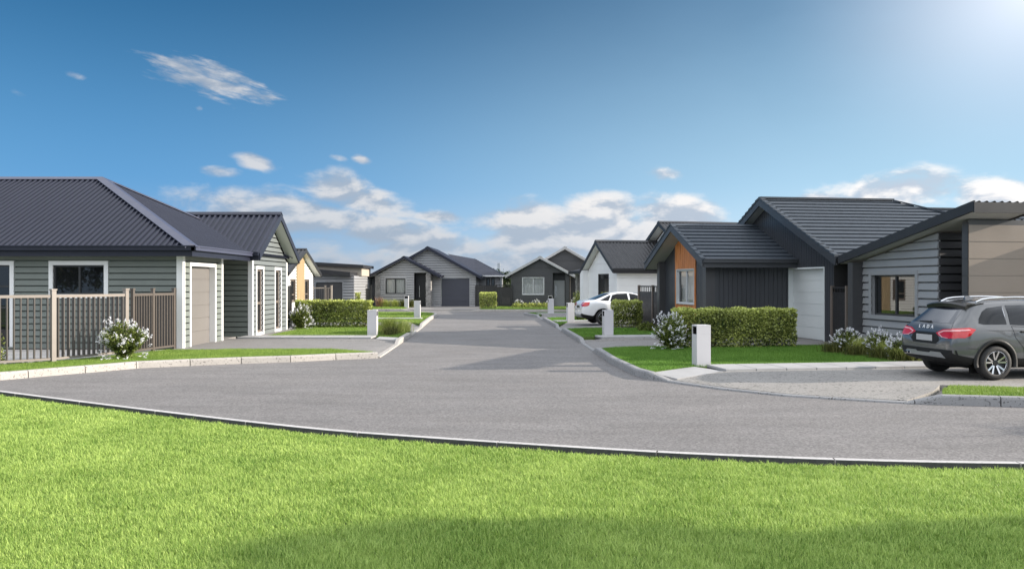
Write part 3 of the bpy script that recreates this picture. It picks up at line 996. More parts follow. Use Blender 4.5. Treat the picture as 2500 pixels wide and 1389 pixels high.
# ------------------------------------------------------------------ houses
def house_grey_left():
    h = empty('weatherboard_house', (-9.2, 22.8, 0), R(90), 'sage grey weatherboard house with white corner posts, dark blue hip roof and taupe garage door', 'house')
    # front wall (towards the lawn)
    w = WF((0, 14), (0, 0))
    win = (10.44, 11.86, 1.50, 2.31); dr = (7.55, 9.24, 0.04, 2.31)
    ops = [win, dr]
    wall(h, (0, 14), (0, 0), 2.62, 'sage_board', ops)
    window(h, w, *win[:2], win[2], win[3], tw=0.115, frame='dark_frame', mull=(0.5,))
    d = window(h, w, dr[0], dr[1], dr[2], dr[3], tw=0.115, frame='dark_frame', mull=(0.25, 0.5, 0.75), rails=(0.48, 0.74), name='glazed_door', sill=False)
    # garage wall (towards the road)
    gw = WF((0, 0), (3.08, 0))
    wall(h, (0, 0), (3.08, 0), 2.62, 'sage_board', [(0.5, 2.57, 0, 2.40)])
    garage_door(h, gw, 0.60, 2.47, 2.30, 'taupe_door', 'white_paint', 0.10, 6, 0.14)
    wall(h, (3.08, 0), (3.08, 2.2), 2.62, 'sage_board')
    wall(h, (3.08, 2.2), (4.9, 2.2), 2.62, 'sage_board')
    # side of the gabled bay and its front
    wall(h, (4.9, 2.2), (4.9, -0.38), 2.62, 'sage_board')
    bw = WF((4.9, -0.38), (9.1, -0.38))
    o1, o2 = (0.52, 1.22, 0.10, 2.30), (2.72, 3.42, 0.10, 2.30)
    wall(h, (4.9, -0.38), (9.1, -0.38), [(0, 2.62), (2.1, 3.98), (4.2, 2.62)], 'blue_grey_board', [o1, o2])
    for o in (o1, o2):
        window(h, bw, *o, tw=0.10, frame='post_brown', glass='glass_dark', rails=(0.46,), recess=0.07, fw=0.07)
    wall(h, (9.1, -0.38), (9.1, 14), 2.62, 'sage_board')
    for (a, b, c, d_) in ((-0.06, 0.115, -0.06, 0.115), (3.0, 3.14, -0.06, 0.08), (4.84, 4.99, -0.44, -0.29), (9.01, 9.16, -0.44, -0.29)):
        post(h, a, b, c, d_, 2.61, 'white_paint')
    # main hip roof
    mb = MB()
    E, Z0, Z1 = (-0.5, 9.3, -0.5, 19.0), 2.78, 5.25
    roof_sheet(mb, [(E[0], E[2], Z0), (4.4, 4.4, Z1), (4.4, E[3], Z1), (E[0], E[3], Z0)], 'corr', 0.172, 0.066, 0.03)
    roof_sheet(mb, [(E[0], E[2], Z0), (E[1], E[2], Z0), (4.4, 4.4, Z1)], 'corr', 0.165, 0.040, 0.03)
    roof_sheet(mb, [(E[1], E[2], Z0), (E[1], E[3], Z0), (4.4, E[3], Z1), (4.4, 4.4, Z1)], 'corr', 0.165, 0.040, 0.03)
    mb.build('roof', 'navy_steel', h)
    mb = MB()
    up = Vector((0, 0, 0.055))
    for p, q in (((E[0], E[2], Z0), (4.4, 4.4, Z1)), ((E[1], E[2], Z0), (4.4, 4.4, Z1)), ((4.4, 4.4, Z1), (4.4, E[3], Z1))):
        ridge(mb, p, q, 0.20, 0.505 if p[2] == q[2] else 0.36, 0.090)
    mb.build('ridge_cap', 'navy_lit', h)
    zf = Z0 + 0.03
    MB().beam((E[0] - 0.05, E[3], zf), (E[0] - 0.05, E[2] - 0.10, zf), 0.10, 0.11).beam((E[0] - 0.115, E[3], zf + .02), (E[0] - 0.115, E[2] - 0.13, zf + .02), 0.03, 0.035).build('gutter', 'navy_steel', h)
    MB().beam((E[0] - 0.10, E[2] - 0.05, zf), (4.40, E[2] - 0.05, zf), 0.10, 0.11).beam((E[0] - 0.13, E[2] - 0.115, zf + .02), (4.40, E[2] - 0.115, zf + .02), 0.03, 0.035).build('gutter', 'navy_lit', h)
    mb = MB()
    mb.beam((E[0] + 0.02, E[3], zf - 0.11), (E[0] + 0.02, E[2] + 0.02, zf - 0.11), 0.03, 0.16)
    mb.beam((E[0], E[2] + 0.02, zf - 0.11), (4.45, E[2] + 0.02, zf - 0.11), 0.03, 0.16)
    mb.build('fascia', 'navy_steel', h)
    mb = MB()
    mb.box(E[0] + 0.03, 0.0, E[2] + 0.03, E[3], 2.58, 2.60)
    mb.box(0.0, 4.9, E[2] + 0.03, 2.2, 2.585, 2.605)
    mb.build('soffit', 'soffit_white', h)
    gable_roof(h, 4.45, 9.55, 2.80, 7.0, 4.32, -0.80, 3.2, 'corr', 'navy_steel', -0.38, barge_h=0.24, pitch=0.20, h=0.058)
    core(h, [(0.0, 9.1, 0.12, 14)])
    return h

def house_timber():
    rz = math.atan2(-0.9897, 0.1435)
    h = empty('gabled_house', (9.82, 24.95, 0), rz, 'charcoal vertical board house with tiled gable roofs and orange timber panel round its window', 'house')
    PV = 0.16
    gd = (9.2 - 2.93, 9.2 - 0.54, 0, 2.32)
    wall(h, (-9.2, 0), (0, 0), [(0, 2.66), (4.8, 4.62), (9.2, 2.70)], 'charcoal_board', [gd], 'vboard', PV, 0.018)
    w = WF((-9.2, 0), (0, 0))
    garage_door(h, w, gd[0] + 0.05, gd[1] - 0.05, 2.27, 'pale_door', 'pale_door', 0.05, 6, 0.16, 0.03)
    wall(h, (0, 0), (0, 10), 2.62, 'dark_panel', (), 'panel', 0.6, 0.015)
    # gabled bay in front
    bw = WF((-8.0, -2.70), (-2.9, -2.70))
    win = (1.72, 3.48, 1.07, 2.30)
    top = [(0, 2.60), (2.6, 3.72), (5.1, 2.60)]
    wall(h, (-8.0, -2.70), (-2.9, -2.70), top, 'charcoal_board', [win], 'vboard', PV, 0.018)
    mb = MB()
    cw = WF((-8.0, -2.70), (-2.9, -2.70), 0.0)
    a, b = 1.50, 3.62
    k = 0
    xs = np.arange(a, b, 0.106)
    for x in xs:
        x1 = min(b, x + 0.082)
        xm = (x + x1) / 2
        zt = 2.60 + (xm / 2.6 if xm < 2.6 else (5.1 - xm) / 2.5) * 1.12 - 0.03
        jut = 0.050 + 0.004 * (k % 2); k += 1
        spans = subtract([(0.0, zt)], [(win[2] - 0.001, win[3] + 0.001)] if (x1 > win[0] and x < win[1]) else [])
        for s0, s1 in spans: cw.box(mb, x, x1, s0, s1, 0.02, jut)
    mb.build('timber_panel', 'cedar', h)
    window(h, cw, *win, trim='silver_frame', tw=0.03, frame='silver_frame', glass='glass_clear', mull=(0.5,), recess=0.02, proud=0.075, fw=0.05, interior='white_paint', blind=[(0.02, 0.98, 1.78, 2.28)], curtain=True)
    for x0, x1 in ((-3.20, -2.88), (-8.0, -7.70)):
        post(h, x0, x1, -2.96, -2.64, 2.62, 'dark_panel')
    wall(h, (-2.9, -2.66), (-2.9, 0), 2.62, 'charcoal_board', (), 'vboard', PV, 0.018)
    wall(h, (-9.2, 10), (-9.2, 0), 2.6, 'charcoal_board', (), 'vboard', PV, 0.018)
    wall(h, (-8.0, 0), (-8.0, -2.7), 2.6, 'charcoal_board', (), 'vboard', PV, 0.018)
    # main roof: gable to the road, hip behind
    mb = MB()
    xl, xr, xc, ze, zr, y0, yr = -9.5, 0.70, -4.4, 2.56, 4.80, -0.36, 4.8
    roof_sheet(mb, [(xr, y0, ze), (xr, 9.9, ze), (xc, yr, zr), (xc, y0, zr)], 'tile', 0.335, 0.040, 0.04)
    roof_sheet(mb, [(xl, y0, ze), (xc, y0, zr), (xc, yr, zr), (xl, 9.9, ze)], 'tile', 0.335, 0.040, 0.04)
    roof_sheet(mb, [(xr, 9.9, ze), (xl, 9.9, ze), (xc, yr, zr)], 'tile', 0.335, 0.040, 0.04)
    roof_sheet(mb, [(xr + 0.01, 7.0, ze), (xr + 0.01, 16, ze), (xc, 16, 4.52), (xc, 5.45, 4.52), (xc + .9, 6.4, 4.17)], 'tile', 0.335, 0.040, 0.04)
    mb.build('roof', 'slate_tile', h)
    mb = MB()
    for xe in (xl, xr):
        n = 18
        for k in range(n):
            f0, f1 = k / n, (k + 1) / n
            mb.beam((xe + (xc - xe) * f0, y0 + 0.04, ze + (zr - ze) * f0 + 0.10), (xe + (xc - xe) * f1, y0 + 0.04, ze + (zr - ze) * f1 + 0.06), 0.16, 0.07)
    mb.beam((xc, y0, zr + 0.09), (xc, yr, zr + 0.09), 0.20, 0.07)
    mb.beam((xc, yr, zr + 0.07), (xr, 9.9, ze + 0.07), 0.18, 0.05)
    mb.beam((xc, 5.4, 4.59), (xc, 16, 4.59), 0.18, 0.05)
    mb.build('ridge_cap', 'slate_tile', h)
    mb = MB()
    for xe in (xl, xr):
        mb.beam((xe, y0, ze + 0.04), (xc, y0, zr + 0.04), 0.045, 0.27)
    mb.build('barge_board', 'charcoal_board', h)
    mb = MB()
    for xe in (xl, xr):
        mb.quad((xe, y0 + .03, ze - .2), (xc, y0 + .03, zr - .2), (xc, 0.03, zr - .2), (xe, 0.03, ze - .2))
    mb.quad((xr, 0, ze - .2), (xr, 9.9, ze - .2), (0, 9.9, ze - .2), (0, 0, ze - .2))
    mb.build('soffit', 'soffit_grey', h)
    mb = MB()
    mb.beam((xr + 0.05, y0 + .05, ze + 0.03), (xr + 0.05, 9.9, ze + 0.03), 0.11, 0.12)
    mb.beam((xr, y0 + .05, ze - 0.08), (xr, 9.9, ze - 0.08), 0.03, 0.14)
    mb.build('gutter', 'black_steel', h)
    gable_roof(h, -8.5, -2.3, 2.56, -5.4, 3.92, -3.30, -0.0, 'tile', 'charcoal_board', -2.70, soffit='soffit_grey', barge_h=0.24, pitch=0.335, h=0.040, tile_edge=True, eave_w=0.62)
    core(h, [(-9.2, 0, 0.2, 10), (-8.0, -2.9, -2.6, 0.2)])
    return h

def house_skillion():
    rz = math.atan2(-0.9897, 0.1435)
    h = empty('skillion_house', (9.82, 24.95, 0), rz, 'grey house with sloping single pitch roof, wide weatherboards and dark panel wall behind grey car', 'house')
    w = WF((1.58, -0.02), (4.85, -0.02))
    win = (0.45, 2.40, 0.93, 2.03)
    rt = lambda x: 2.56 + 0.1863 * (x - 0.965) - 0.24
    wall(h, (1.58, -0.02), (4.85, -0.02), [(0, rt(1.58)), (3.27, rt(4.85))], 'grey_board', [(win[0], win[1], win[2], win[3])], 'board', 0.205, 0.042)
    window(h, w, *win, trim='grey_board', tw=0.11, frame='dark_frame', glass='glass_dark', mull=(0.5,), recess=0.10, proud=0.05, fw=0.05)
    post(h, 1.35, 1.60, -0.36, 0.0, rt(1.35), 'dark_panel', 'pillar')
    pw = wall(h, (1.36, 6), (1.36, 0), 2.4, 'dark_panel', (), 'panel', 0.395, 0.012)
    wall(h, (4.85, -0.02), (4.85, 3.0), rt(4.85), 'dark_panel', (), 'board', 0.205, 0.042)  # porch boards: shade of the recess put into a darker colour
    # portal wall of panels facing the driveway; the garage stands back beyond it
    wall(h, (5.80, -0.10), (6.0, -0.10), [(0, rt(5.80)), (.2, rt(6.0))], 'dark_panel', (), 'panel', 0.395, 0.012)
    wall(h, (6.0, -0.10), (6.0, 1.60), rt(6.0) - 0.10, 'panel_sunlit', (), 'panel', 0.395, 0.012)
    wall(h, (6.0, -0.10), (6.0, 1.60), rt(6.0) + 0.02, 'dark_panel', (), 'flat', 0.4, 0.0, z0=rt(6.0) - 0.11)
    wall(h, (6.0, 1.60), (4.6, 1.60), rt(4.6), 'dark_panel', (), 'panel', 0.395, 0.012)
    mb = MB(); mb.box(5.80, 5.985, -0.085, 1.58, 0, rt(5.8)); mb.build('portal', 'dark_panel', h)
    gw = WF((4.6, 1.6), (4.6, 9.0))
    wall(h, (4.6, 1.6), (4.6, 9.0), rt(4.6), 'grey_board', [(1.6, 6.4, 0, 2.3)], 'board', 0.205, 0.042)
    garage_door(h, gw, 1.66, 6.34, 2.25, 'dark_panel', 'grey_board', 0.06, 5, 0.12, 0.05)
    MB().box(4.62, 6.75, 2.62, 2.80, 0, 3.06).build('shadow_wall', 'dark_panel', h)  # unseen wall added to cast the slanting shadow on the panels
    mb = MB()
    zt = lambda x: 2.56 + 0.1863 * (x - 0.965)
    roof_sheet(mb, [(0.965, -0.40, zt(0.965)), (6.6, -0.40, zt(6.6)), (6.6, 0.98, zt(6.6)), (0.965, 0.98, zt(0.965))], 'corr', 0.19, 0.05, 0.02)
    roof_sheet(mb, [(0.965, 0.98, zt(0.965)), (5.1, 0.98, zt(5.1)), (5.1, 12, zt(5.1)), (0.965, 12, zt(0.965))], 'corr', 0.19, 0.05, 0.02)
    mb.build('roof', 'black_steel', h)
    mb = MB()
    mb.beam((0.965, -0.42, zt(.965) + 0.045), (6.62, -0.42, zt(6.62) + 0.045), 0.04, 0.23)
    mb.beam((6.62, -0.44, zt(6.6) + 0.012), (6.62, 1.0, zt(6.6) + 0.012), 0.04, 0.235)
    mb.beam((6.62, 1.0, zt(6.62) + 0.012), (5.1, 1.0, zt(5.1) + 0.012), 0.04, 0.235)
    mb.beam((5.12, 1.02, zt(5.1) + 0.012), (5.12, 12, zt(5.1) + 0.012), 0.04, 0.235)
    mb.build('fascia', 'black_steel', h)
    mb = MB()
    d = 0.19
    mb.quad((0.965, -0.39, zt(.965) - d), (6.6, -0.39, zt(6.6) - d), (6.6, 0.98, zt(6.6) - d), (0.965, 0.98, zt(.965) - d))
    mb.quad((0.965, 0.98, zt(.965) - d), (5.1, 0.98, zt(5.1) - d), (5.1, 12, zt(5.1) - d), (0.965, 12, zt(.965) - d))
    mb.build('soffit', 'soffit_grey', h)
    mb = MB(); mb.beam((0.92, -0.36, zt(.965)), (0.92, 12, zt(.965)), 0.12, 0.12); mb.build('gutter', 'black_steel', h)
    core(h, [(1.4, 4.6, 0.05, 9)])
    return h

def house_white_right():
    a = math.atan2(-0.974, 0.227)
    h = empty('white_house', (5.55, 45.0, 0), a, 'white panel house with black corrugated gable roofs behind white car', 'house')
    w = WF((-5.5, 0.42), (-0.42, 0.42))
    win = (1.9, 3.75, 0.9, 2.36)
    wall(h, (-5.5, 0.42), (-0.42, 0.42), [(0, 2.55), (2.54, 4.0), (5.08, 2.55)], 'white_board', [win], 'panel', 0.42, 0.030)
    window(h, w, *win, trim='dark_frame', tw=0.03, frame='dark_frame', mull=(0.4,), recess=0.05, proud=0.02)
    post(h, -5.9, -5.4, 0.0, 0.5, 2.6, 'white_paint')
    post(h, -0.46, -0.36, 0.36, 0.46, 2.5, 'white_paint')
    wall(h, (-0.40, 0.42), (-0.40, 12), 2.5, 'white_board', (), 'panel', 0.42, 0.030)
    wall(h, (-5.5, 6), (-5.5, 0.42), 2.5, 'white_board', (), 'panel', 0.42, 0.030)
    gable_roof(h, -5.95, 0.0, 2.59, -2.97, 4.29, 0.0, 4.4, 'corr', 'black_steel', 0.42, soffit='soffit_white', barge_h=0.24, pitch=0.21, h=0.036)
    # taller gable behind
    wall(h, (-5.6, 3.9), (2.6, 3.9), [(0, 3.0), (3.9, 5.0), (8.2, 2.9)], 'white_board', (), 'panel', 0.42, 0.030, z0=2.0)
    gable_roof(h, -6.3, 2.9, 3.0, -1.7, 5.36, 3.4, 14, 'corr', 'black_steel', 3.9, soffit='soffit_white', barge_h=0.24, pitch=0.21, h=0.036)
    core(h, [(-5.4, -0.5, 0.6, 12)])
    return h

def house_stone_porch():
    h = empty('porch_house', (4.75, 58.3, 0), R(-82), 'pale grey house end with stone pillar, mostly hidden by white house', 'house')
    w = WF((-0.2, 0.35), (6.5, 0.35))
    wall(h, (-0.2, 0.35), (6.5, 0.35), 2.5, 'soffit_grey', [(0.75, 2.1, 0.3, 2.1)], 'panel', 0.6, 0.012)
    window(h, w, 0.75, 2.1, 0.3, 2.1, trim='white_paint', tw=0.06, frame='silver_frame', mull=(0.5,), recess=0.05)
    wall(h, (-0.2, 8), (-0.2, 0.35), 2.5, 'soffit_grey', (), 'panel', 0.6, 0.012)
    stone_block(h, 'stone_pillar', -0.35, 0.15, -0.15, 0.35, 2.45)
    mb = MB()
    roof_sheet(mb, [(-0.9, -0.5, 2.62), (7, -0.5, 2.62), (7, 3.5, 3.7), (-0.9, 3.5, 3.7)], 'corr', 0.25, 0.03, 0.04)
    mb.build('roof', 'black_steel', h)
    mb = MB(); mb.beam((-0.95, -0.52, 2.66), (7, -0.52, 2.66), 0.1, 0.2); mb.beam((-0.92, -0.5, 2.66), (-0.92, 3.5, 3.74), 0.05, 0.2)
    mb.build('gutter', 'black_steel', h)
    mb = MB(); mb.quad((-0.9, -0.5, 2.47), (7, -0.5, 2.47), (7, 0.4, 2.47), (-0.9, 0.4, 2.47)); mb.build('soffit', 'soffit_white', h)
    return h

def stone_block(parent, name, x0, x1, y0, y1, z1):
    """stacked stones of uneven size round a pier"""
    rg = random.Random(int(x0 * 100))
    mb = MB()
    z = 0.0
    while z < z1:
        hgt = min(rg.uniform(0.07, 0.15), z1 - z)
        for (a, b, fixed, ax) in ((x0, x1, y0, 'x'), (y0, y1, x1, 'y'), (y0, y1, x0, 'z')):
            t = a
            while t < b - 1e-3:
                L = min(rg.uniform(0.14, 0.38), b - t)
                if b - t - L < 0.06: L = b - t
                o = rg.uniform(0.0, 0.035)
                if ax == 'x': mb.box(t + .005, t + L - .005, fixed - o, fixed + .1, z + .005, z + hgt - .004)
                elif ax == 'y': mb.box(fixed - .1, fixed + o, t + .005, t + L - .005, z + .005, z + hgt - .004)
                else: mb.box(fixed - o, fixed + .1, t + .005, t + L - .005, z + .005, z + hgt - .004)
                t += L
        z += hgt
    o = mb.build(name, 'stone', parent)
    MB().box(x0 + .03, x1 - .03, y0 + .03, y1 - .03, 0, z1 - .01).build('mortar_core', 'joint_dark', o)
    return o

def house_twin_gable(loc, rz, kind):
    if kind == 'grey':
        h = empty('twin_gable_house', loc, rz, 'light grey weatherboard house with two gables and navy garage door facing down the road', 'house')
        board, prof, pit, steel = 'pale_board', 'board', 0.19, 'navy_steel'
    else:
        h = empty('twin_gable_house', loc, rz, 'charcoal panel house with two pale edged gables and fluted grey front door', 'house')
        board, prof, pit, steel = 'dark_panel', 'panel', 0.60, 'black_steel'
    dp = 0.045 if prof == 'board' else 0.03
    # local x = 0 at the left end of the front gable, y = 0 its front wall
    win = (0.78, 2.34, 0.98, 2.20) if kind == 'grey' else (0.88, 2.52, 0.95, 2.24)
    dx0, dx1 = (3.12, 3.92) if kind == 'grey' else (3.32, 4.14)
    ops = [win, (dx0 - 0.1, dx1 + 0.05, 0.0, 2.62)]
    W, apx, ex = (4.3, 2.3, 0.80) if kind == 'grey' else (4.5, 2.25, 0.42)
    wall(h, (0, 0), (W, 0), [(0, 2.40), (apx, 3.66), (W, 2.40 if kind != 'grey' else 2.55)], board, ops, prof, pit, dp, gr=0.33)
    w = WF((0, 0), (W, 0))
    if kind == 'grey':
        window(h, w, *win, trim='pale_board', tw=0.09, frame='dark_frame', glass='glass_clear', mull=(0.5,), recess=0.02, fw=0.075, interior='interior_wall', curtain=True)  # curtain added behind the pane to brighten it, standing in for reflections
    else:
        window(h, w, *win, trim='silver_frame', tw=0.04, frame='silver_frame', glass='glass_clear', mull=(0.5,), recess=0.04, interior='soffit_grey', blind=[(0.02, 0.98, 1.75, 2.20)], curtain=True)
    # entry recess
    rd = 0.9
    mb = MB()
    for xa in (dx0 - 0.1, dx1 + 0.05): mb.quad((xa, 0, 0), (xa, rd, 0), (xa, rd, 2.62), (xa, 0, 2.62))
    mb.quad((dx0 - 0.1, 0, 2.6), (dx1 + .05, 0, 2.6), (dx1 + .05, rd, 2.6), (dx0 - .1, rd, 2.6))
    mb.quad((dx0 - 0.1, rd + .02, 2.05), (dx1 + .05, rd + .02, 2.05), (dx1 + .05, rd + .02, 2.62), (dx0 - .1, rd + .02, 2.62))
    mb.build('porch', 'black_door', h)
    dw = WF((dx0 - 0.1, rd), (dx1 + 0.05, rd))
    panel_door(h, dw, 0.02, dw.L - 0.02, 2.08, 'black_door' if kind == 'grey' else 'grey_door', hx=0.30 if kind == 'grey' else 0.22, recess=0.0, flutes=8, hz=(0.7, 1.62))
    gable_roof(h, 2 * apx - W - ex, W + ex, 2.42, apx, 3.88, -0.55, 6, 'corr', steel if kind == 'grey' else 'pale_roof', 0.0, soffit='soffit_grey', barge_h=0.20, pitch=0.22, h=0.03)
    # main gable set back on the right
    if kind == 'grey':
        gx0, gx1, gy, ap = 2.3, 7.75, 1.1, 3.98
        gd = (4.96 - gx0, 7.30 - gx0, 0, 2.25)
        top = [(0, 3.62), (ap - gx0, 4.45), (gx1 - gx0, 2.42)]
        wall(h, (gx0, gy), (gx1, gy), top, board, [gd], prof, pit, dp, gr=0.33)
        gw = WF((gx0, gy), (gx1, gy))
        garage_door(h, gw, gd[0] + .06, gd[1] - .06, 2.2, 'navy_door', 'grey_board', 0.06, 5, 0.08, 0.04)
        stone_block(h, 'stone_pillar', -0.02, 0.36, -0.10, 0.3, 2.40)
        stone_block(h, 'stone_pillar', 3.96, 4.32, -0.10, 0.62, 2.50)
        gable_roof(h, -0.22, 8.18, 2.35, ap, 4.68, 0.6, 7.2, 'corr', steel, gy, soffit='soffit_grey', barge_h=0.22, pitch=0.22, h=0.03)
        mb = MB()
        # hip end behind and the lower wing running to the right
        roof_sheet(mb, [(8.18, 7.2, 2.35), (ap, 7.2, 4.68), (ap, 7.9, 4.68), (8.18, 12, 2.35)], 'corr', 0.22, 0.03, 0.03)
        mb.quad((7.4, 4.4, 2.42), (9.9, 4.4, 2.42), (7.1, 7.6, 3.95), (4.75, 7.6, 4.38))
        roof_sheet(mb, [(9.9, 4.4, 2.42), (9.9, 10.8, 2.42), (7.1, 7.6, 3.95)], 'corr', 0.22, 0.03, 0.03)
        mb.build('wing_roof', steel, h)
        wg = WF((gx1, 5.0), (9.45, 5.0))
        o3 = [(0.62, 0.84, 1.0, 2.2), (1.02, 1.24, 1.0, 2.2)]
        wall(h, (gx1, 5.0), (9.45, 5.0), 2.4, board, o3, prof, pit, dp, gr=0.33)
        for o in o3: window(h, wg, *o, trim='dark_frame', tw=0.05, frame='dark_frame', recess=0.05)
        wall(h, (gx1, gy), (gx1, 5.0), 2.4, board, (), prof, pit, dp)
        MB().beam((7.9, 4.35, 2.47), (9.95, 4.35, 2.47), 0.1, 0.1).build('gutter', 'white_paint', h)
        MB().beam((9.99, 4.45, 2.47), (9.99, 10.8, 2.47), 0.1, 0.1).build('gutter', 'white_paint', h)
        wall(h, (9.45, 5.0), (9.45, 10.0), 2.4, board, (), prof, pit, dp)
    else:
        gx0, gx1, gy, ap = 1.9, 7.4, 2.4, 4.15
        wall(h, (gx0, gy), (gx1, gy), [(0, 3.5), (ap - gx0, 4.50), (gx1 - gx0, 2.6)], board, (), prof, pit, dp)
        gable_roof(h, 0.2, 8.1, 2.45, ap, 4.72, 1.8, 9, 'corr', 'pale_roof', gy, soffit='soffit_grey', barge_h=0.2, pitch=0.22, h=0.03)
        MB().box(4.53, 4.61, -0.02, 0.10, 0, 2.4).build('downpipe', 'post_brown', h)
    wall(h, (0, 8), (0, 0), 2.42, board, (), prof, pit, dp)
    wall(h, (W, 0), (W, 2.5), 2.42, board, (), prof, pit, dp)
    core(h, [(0.0, W, 1.0, 8)])
    return h

def house_white_left():
    h = empty('white_house', (-12.8, 46.3, 0), R(90), 'sunlit white weatherboard house with pale timber strip down its gable, behind clipped hedge', 'house')
    ops = [(1.0, 1.95, 0.78, 2.0), (4.25, 5.15, 0.78, 2.0)]
    wall(h, (0, 0), (6.3, 0), [(0, 2.4), (3.1, 3.58), (6.3, 2.4)], 'white_board', ops, 'board', 0.17, 0.03)
    w = WF((0, 0), (6.3, 0))
    for o in ops: window(h, w, *o, trim='post_brown', tw=0.07, frame='post_brown', recess=0.05, rails=(0.3,), fw=0.06)
    mb = MB()
    x = 2.25
    while x < 3.95:
        zt = 2.4 + (x / 3.1 if x < 3.1 else (6.3 - x) / 3.2) * 1.18
        mb.box(x, x + 0.105, -0.075, -0.01, 0, zt); x += 0.125
    mb.build('timber_panel', 'pale_timber', h)
    wall(h, (0, 12), (0, 0), 2.4, 'white_board', (), 'board', 0.17, 0.03)
    wall(h, (6.3, 0), (6.3, 12), 2.4, 'white_board', (), 'board', 0.17, 0.03)
    gable_roof(h, -0.9, 6.95, 2.42, 3.02, 3.86, -0.42, 12, 'corr', 'black_steel', 0.0, soffit='soffit_white', barge_h=0.22, pitch=0.24, h=0.035)
    core(h, [(0.05, 6.2, 0.05, 12)])
    return h

def house_dark_left():
    h = empty('flat_roof_house', (-14.9, 58.0, -0.25), 0, 'grey weatherboard house with two low sloping roofs and black garage door', 'house')
    gd = (0.95, 2.95, 0, 2.19)
    wall(h, (0, 0), (3.7, 0), [(0, 2.95), (3.2, 2.7), (3.7, 2.65)], 'grey_board', [gd], 'board', 0.2, 0.05, gr=0.33)
    wall(h, (3.7, 7.2), (6.2, 7.2), 2.7, 'grey_board', [(0.7, 0.95, 1.2, 2.2)], 'board', 0.2, 0.04)
    window(h, WF((3.7, 7.2), (6.2, 7.2)), 0.7, 0.95, 1.2, 2.2, trim='dark_frame', tw=0.05)
    w = WF((0, 0), (3.7, 0))
    garage_door(h, w, gd[0] + .05, gd[1] - .05, 2.14, 'dark_panel', 'grey_board', 0.05, 5, 0.1, 0.045)
    mb = MB()
    mb.add([(-0.5, -0.6, 3.22), (3.55, -0.6, 2.84), (3.55, 5, 2.84), (-0.5, 5, 3.22), (-0.5, -0.6, 2.92), (3.55, -0.6, 2.54), (3.55, 5, 2.54), (-0.5, 5, 2.92)],
           ((0, 1, 2, 3), (4, 7, 6, 5), (0, 4, 5, 1), (1, 5, 6, 2), (2, 6, 7, 3), (3, 7, 4, 0)))
    mb.box(3.56, 6.6, 6.4, 12, 2.66, 2.74)
    mb.build('roof', 'black_steel', h)
    MB().box(3.56, 6.6, 6.28, 6.40, 2.60, 2.72).build('gutter', 'soffit_white', h)
    mb = MB(); mb.box(-1.0, 3.85, 2.2, 6, 2.60, 3.42); mb.build('upper_wall', 'taupe_lit_panel', h)
    mb = MB()
    mb.add([(-1.4, 1.7, 3.72), (4.05, 1.7, 3.40), (4.05, 6.3, 3.40), (-1.4, 6.3, 3.72), (-1.4, 1.7, 3.50), (4.05, 1.7, 3.18), (4.05, 6.3, 3.18), (-1.4, 6.3, 3.50)],
           ((0, 1, 2, 3), (4, 7, 6, 5), (0, 4, 5, 1), (1, 5, 6, 2), (2, 6, 7, 3), (3, 7, 4, 0)))
    mb.build('upper_roof', 'black_steel', h)
    wall(h, (3.7, 0), (3.7, 7.2), 2.6, 'grey_board', (), 'board', 0.2, 0.04)
    return h
mat('pale_board', (0.36, 0.36, 0.365), 0.5, 0.05, 1.2)
mat('pale_roof', (0.40, 0.40, 0.40), 0.5, 0.08, 2.0)
house_grey_left(); house_timber(); house_skillion(); house_white_right(); house_stone_porch()
house_twin_gable((-10.65, 64.0, 0), R(-2.0), 'grey')
house_twin_gable((-0.05, 63.7, 0), R(-4.0), 'charcoal')
house_white_left(); house_dark_left()

# ------------------------------------------------------------------ ground, road, kerbs, drives, lawns
ROAD_Z = -0.13
LAWN_Z = -0.192
KL = [(-40, 3.0), (-22, 9.2), (-14, 13.9), (-10.2, 16.35), (-10.0, 16.6), (-9.5, 17.3), (-9.0, 17.95), (-8.5, 18.65), (-7.5, 19.2), (-6.5, 19.7), (-5.44, 20.1), (-4.45, 20.7), (-3.45, 21.15)]
KL2 = [(-3.42, 21.3), (-3.47, 23.5), (-3.53, 25.6), (-3.56, 26.3), (-3.65, 29.6), (-3.70, 30.4), (-3.88, 35.6), (-3.93, 36.4), (-4.25, 43.0), (-4.40, 48.5), (-4.75, 50.3), (-5.6, 51.3), (-7.0, 51.8), (-40, 52.5)]
KL2H = [0.03, 0.03, 0.03, 0.155, 0.155, 0.03, 0.03, 0.155, 0.155, 0.155, 0.155, 0.155, 0.155, 0.155]
KR = [(40, 53.5), (4.5, 51.5), (1.6, 51.0), (0.75, 50.4), (0.70, 49.8), (1.38, 46.9), (1.44, 46.3), (1.58, 43.4), (1.62, 42.8), (1.88, 36.0), (1.91, 35.4), (1.97, 33.3), (2.0, 32.7), (2.18, 26.9), (2.21, 26.2), (2.28, 23.3), (2.30, 22.7), (2.36, 19.8), (2.55, 17.2), (2.73, 16.5), (3.03, 16.0), (3.77, 14.9), (4.66, 14.0), (5.57, 13.5), (6.35, 13.12), (6.85, 13.02), (8.0, 12.78), (12, 11.7), (24, 8.0), (45, 2.0)]
KRH = [0.155, 0.155, 0.155, 0.155, 0.155, 0.155, 0.03, 0.03, 0.155, 0.155, 0.03, 0.03, 0.155, 0.155, 0.03, 0.03, 0.155, 0.155, 0.155, 0.155, 0.035, 0.03, 0.03, 0.03, 0.03, 0.155, 0.155, 0.155, 0.155, 0.155]
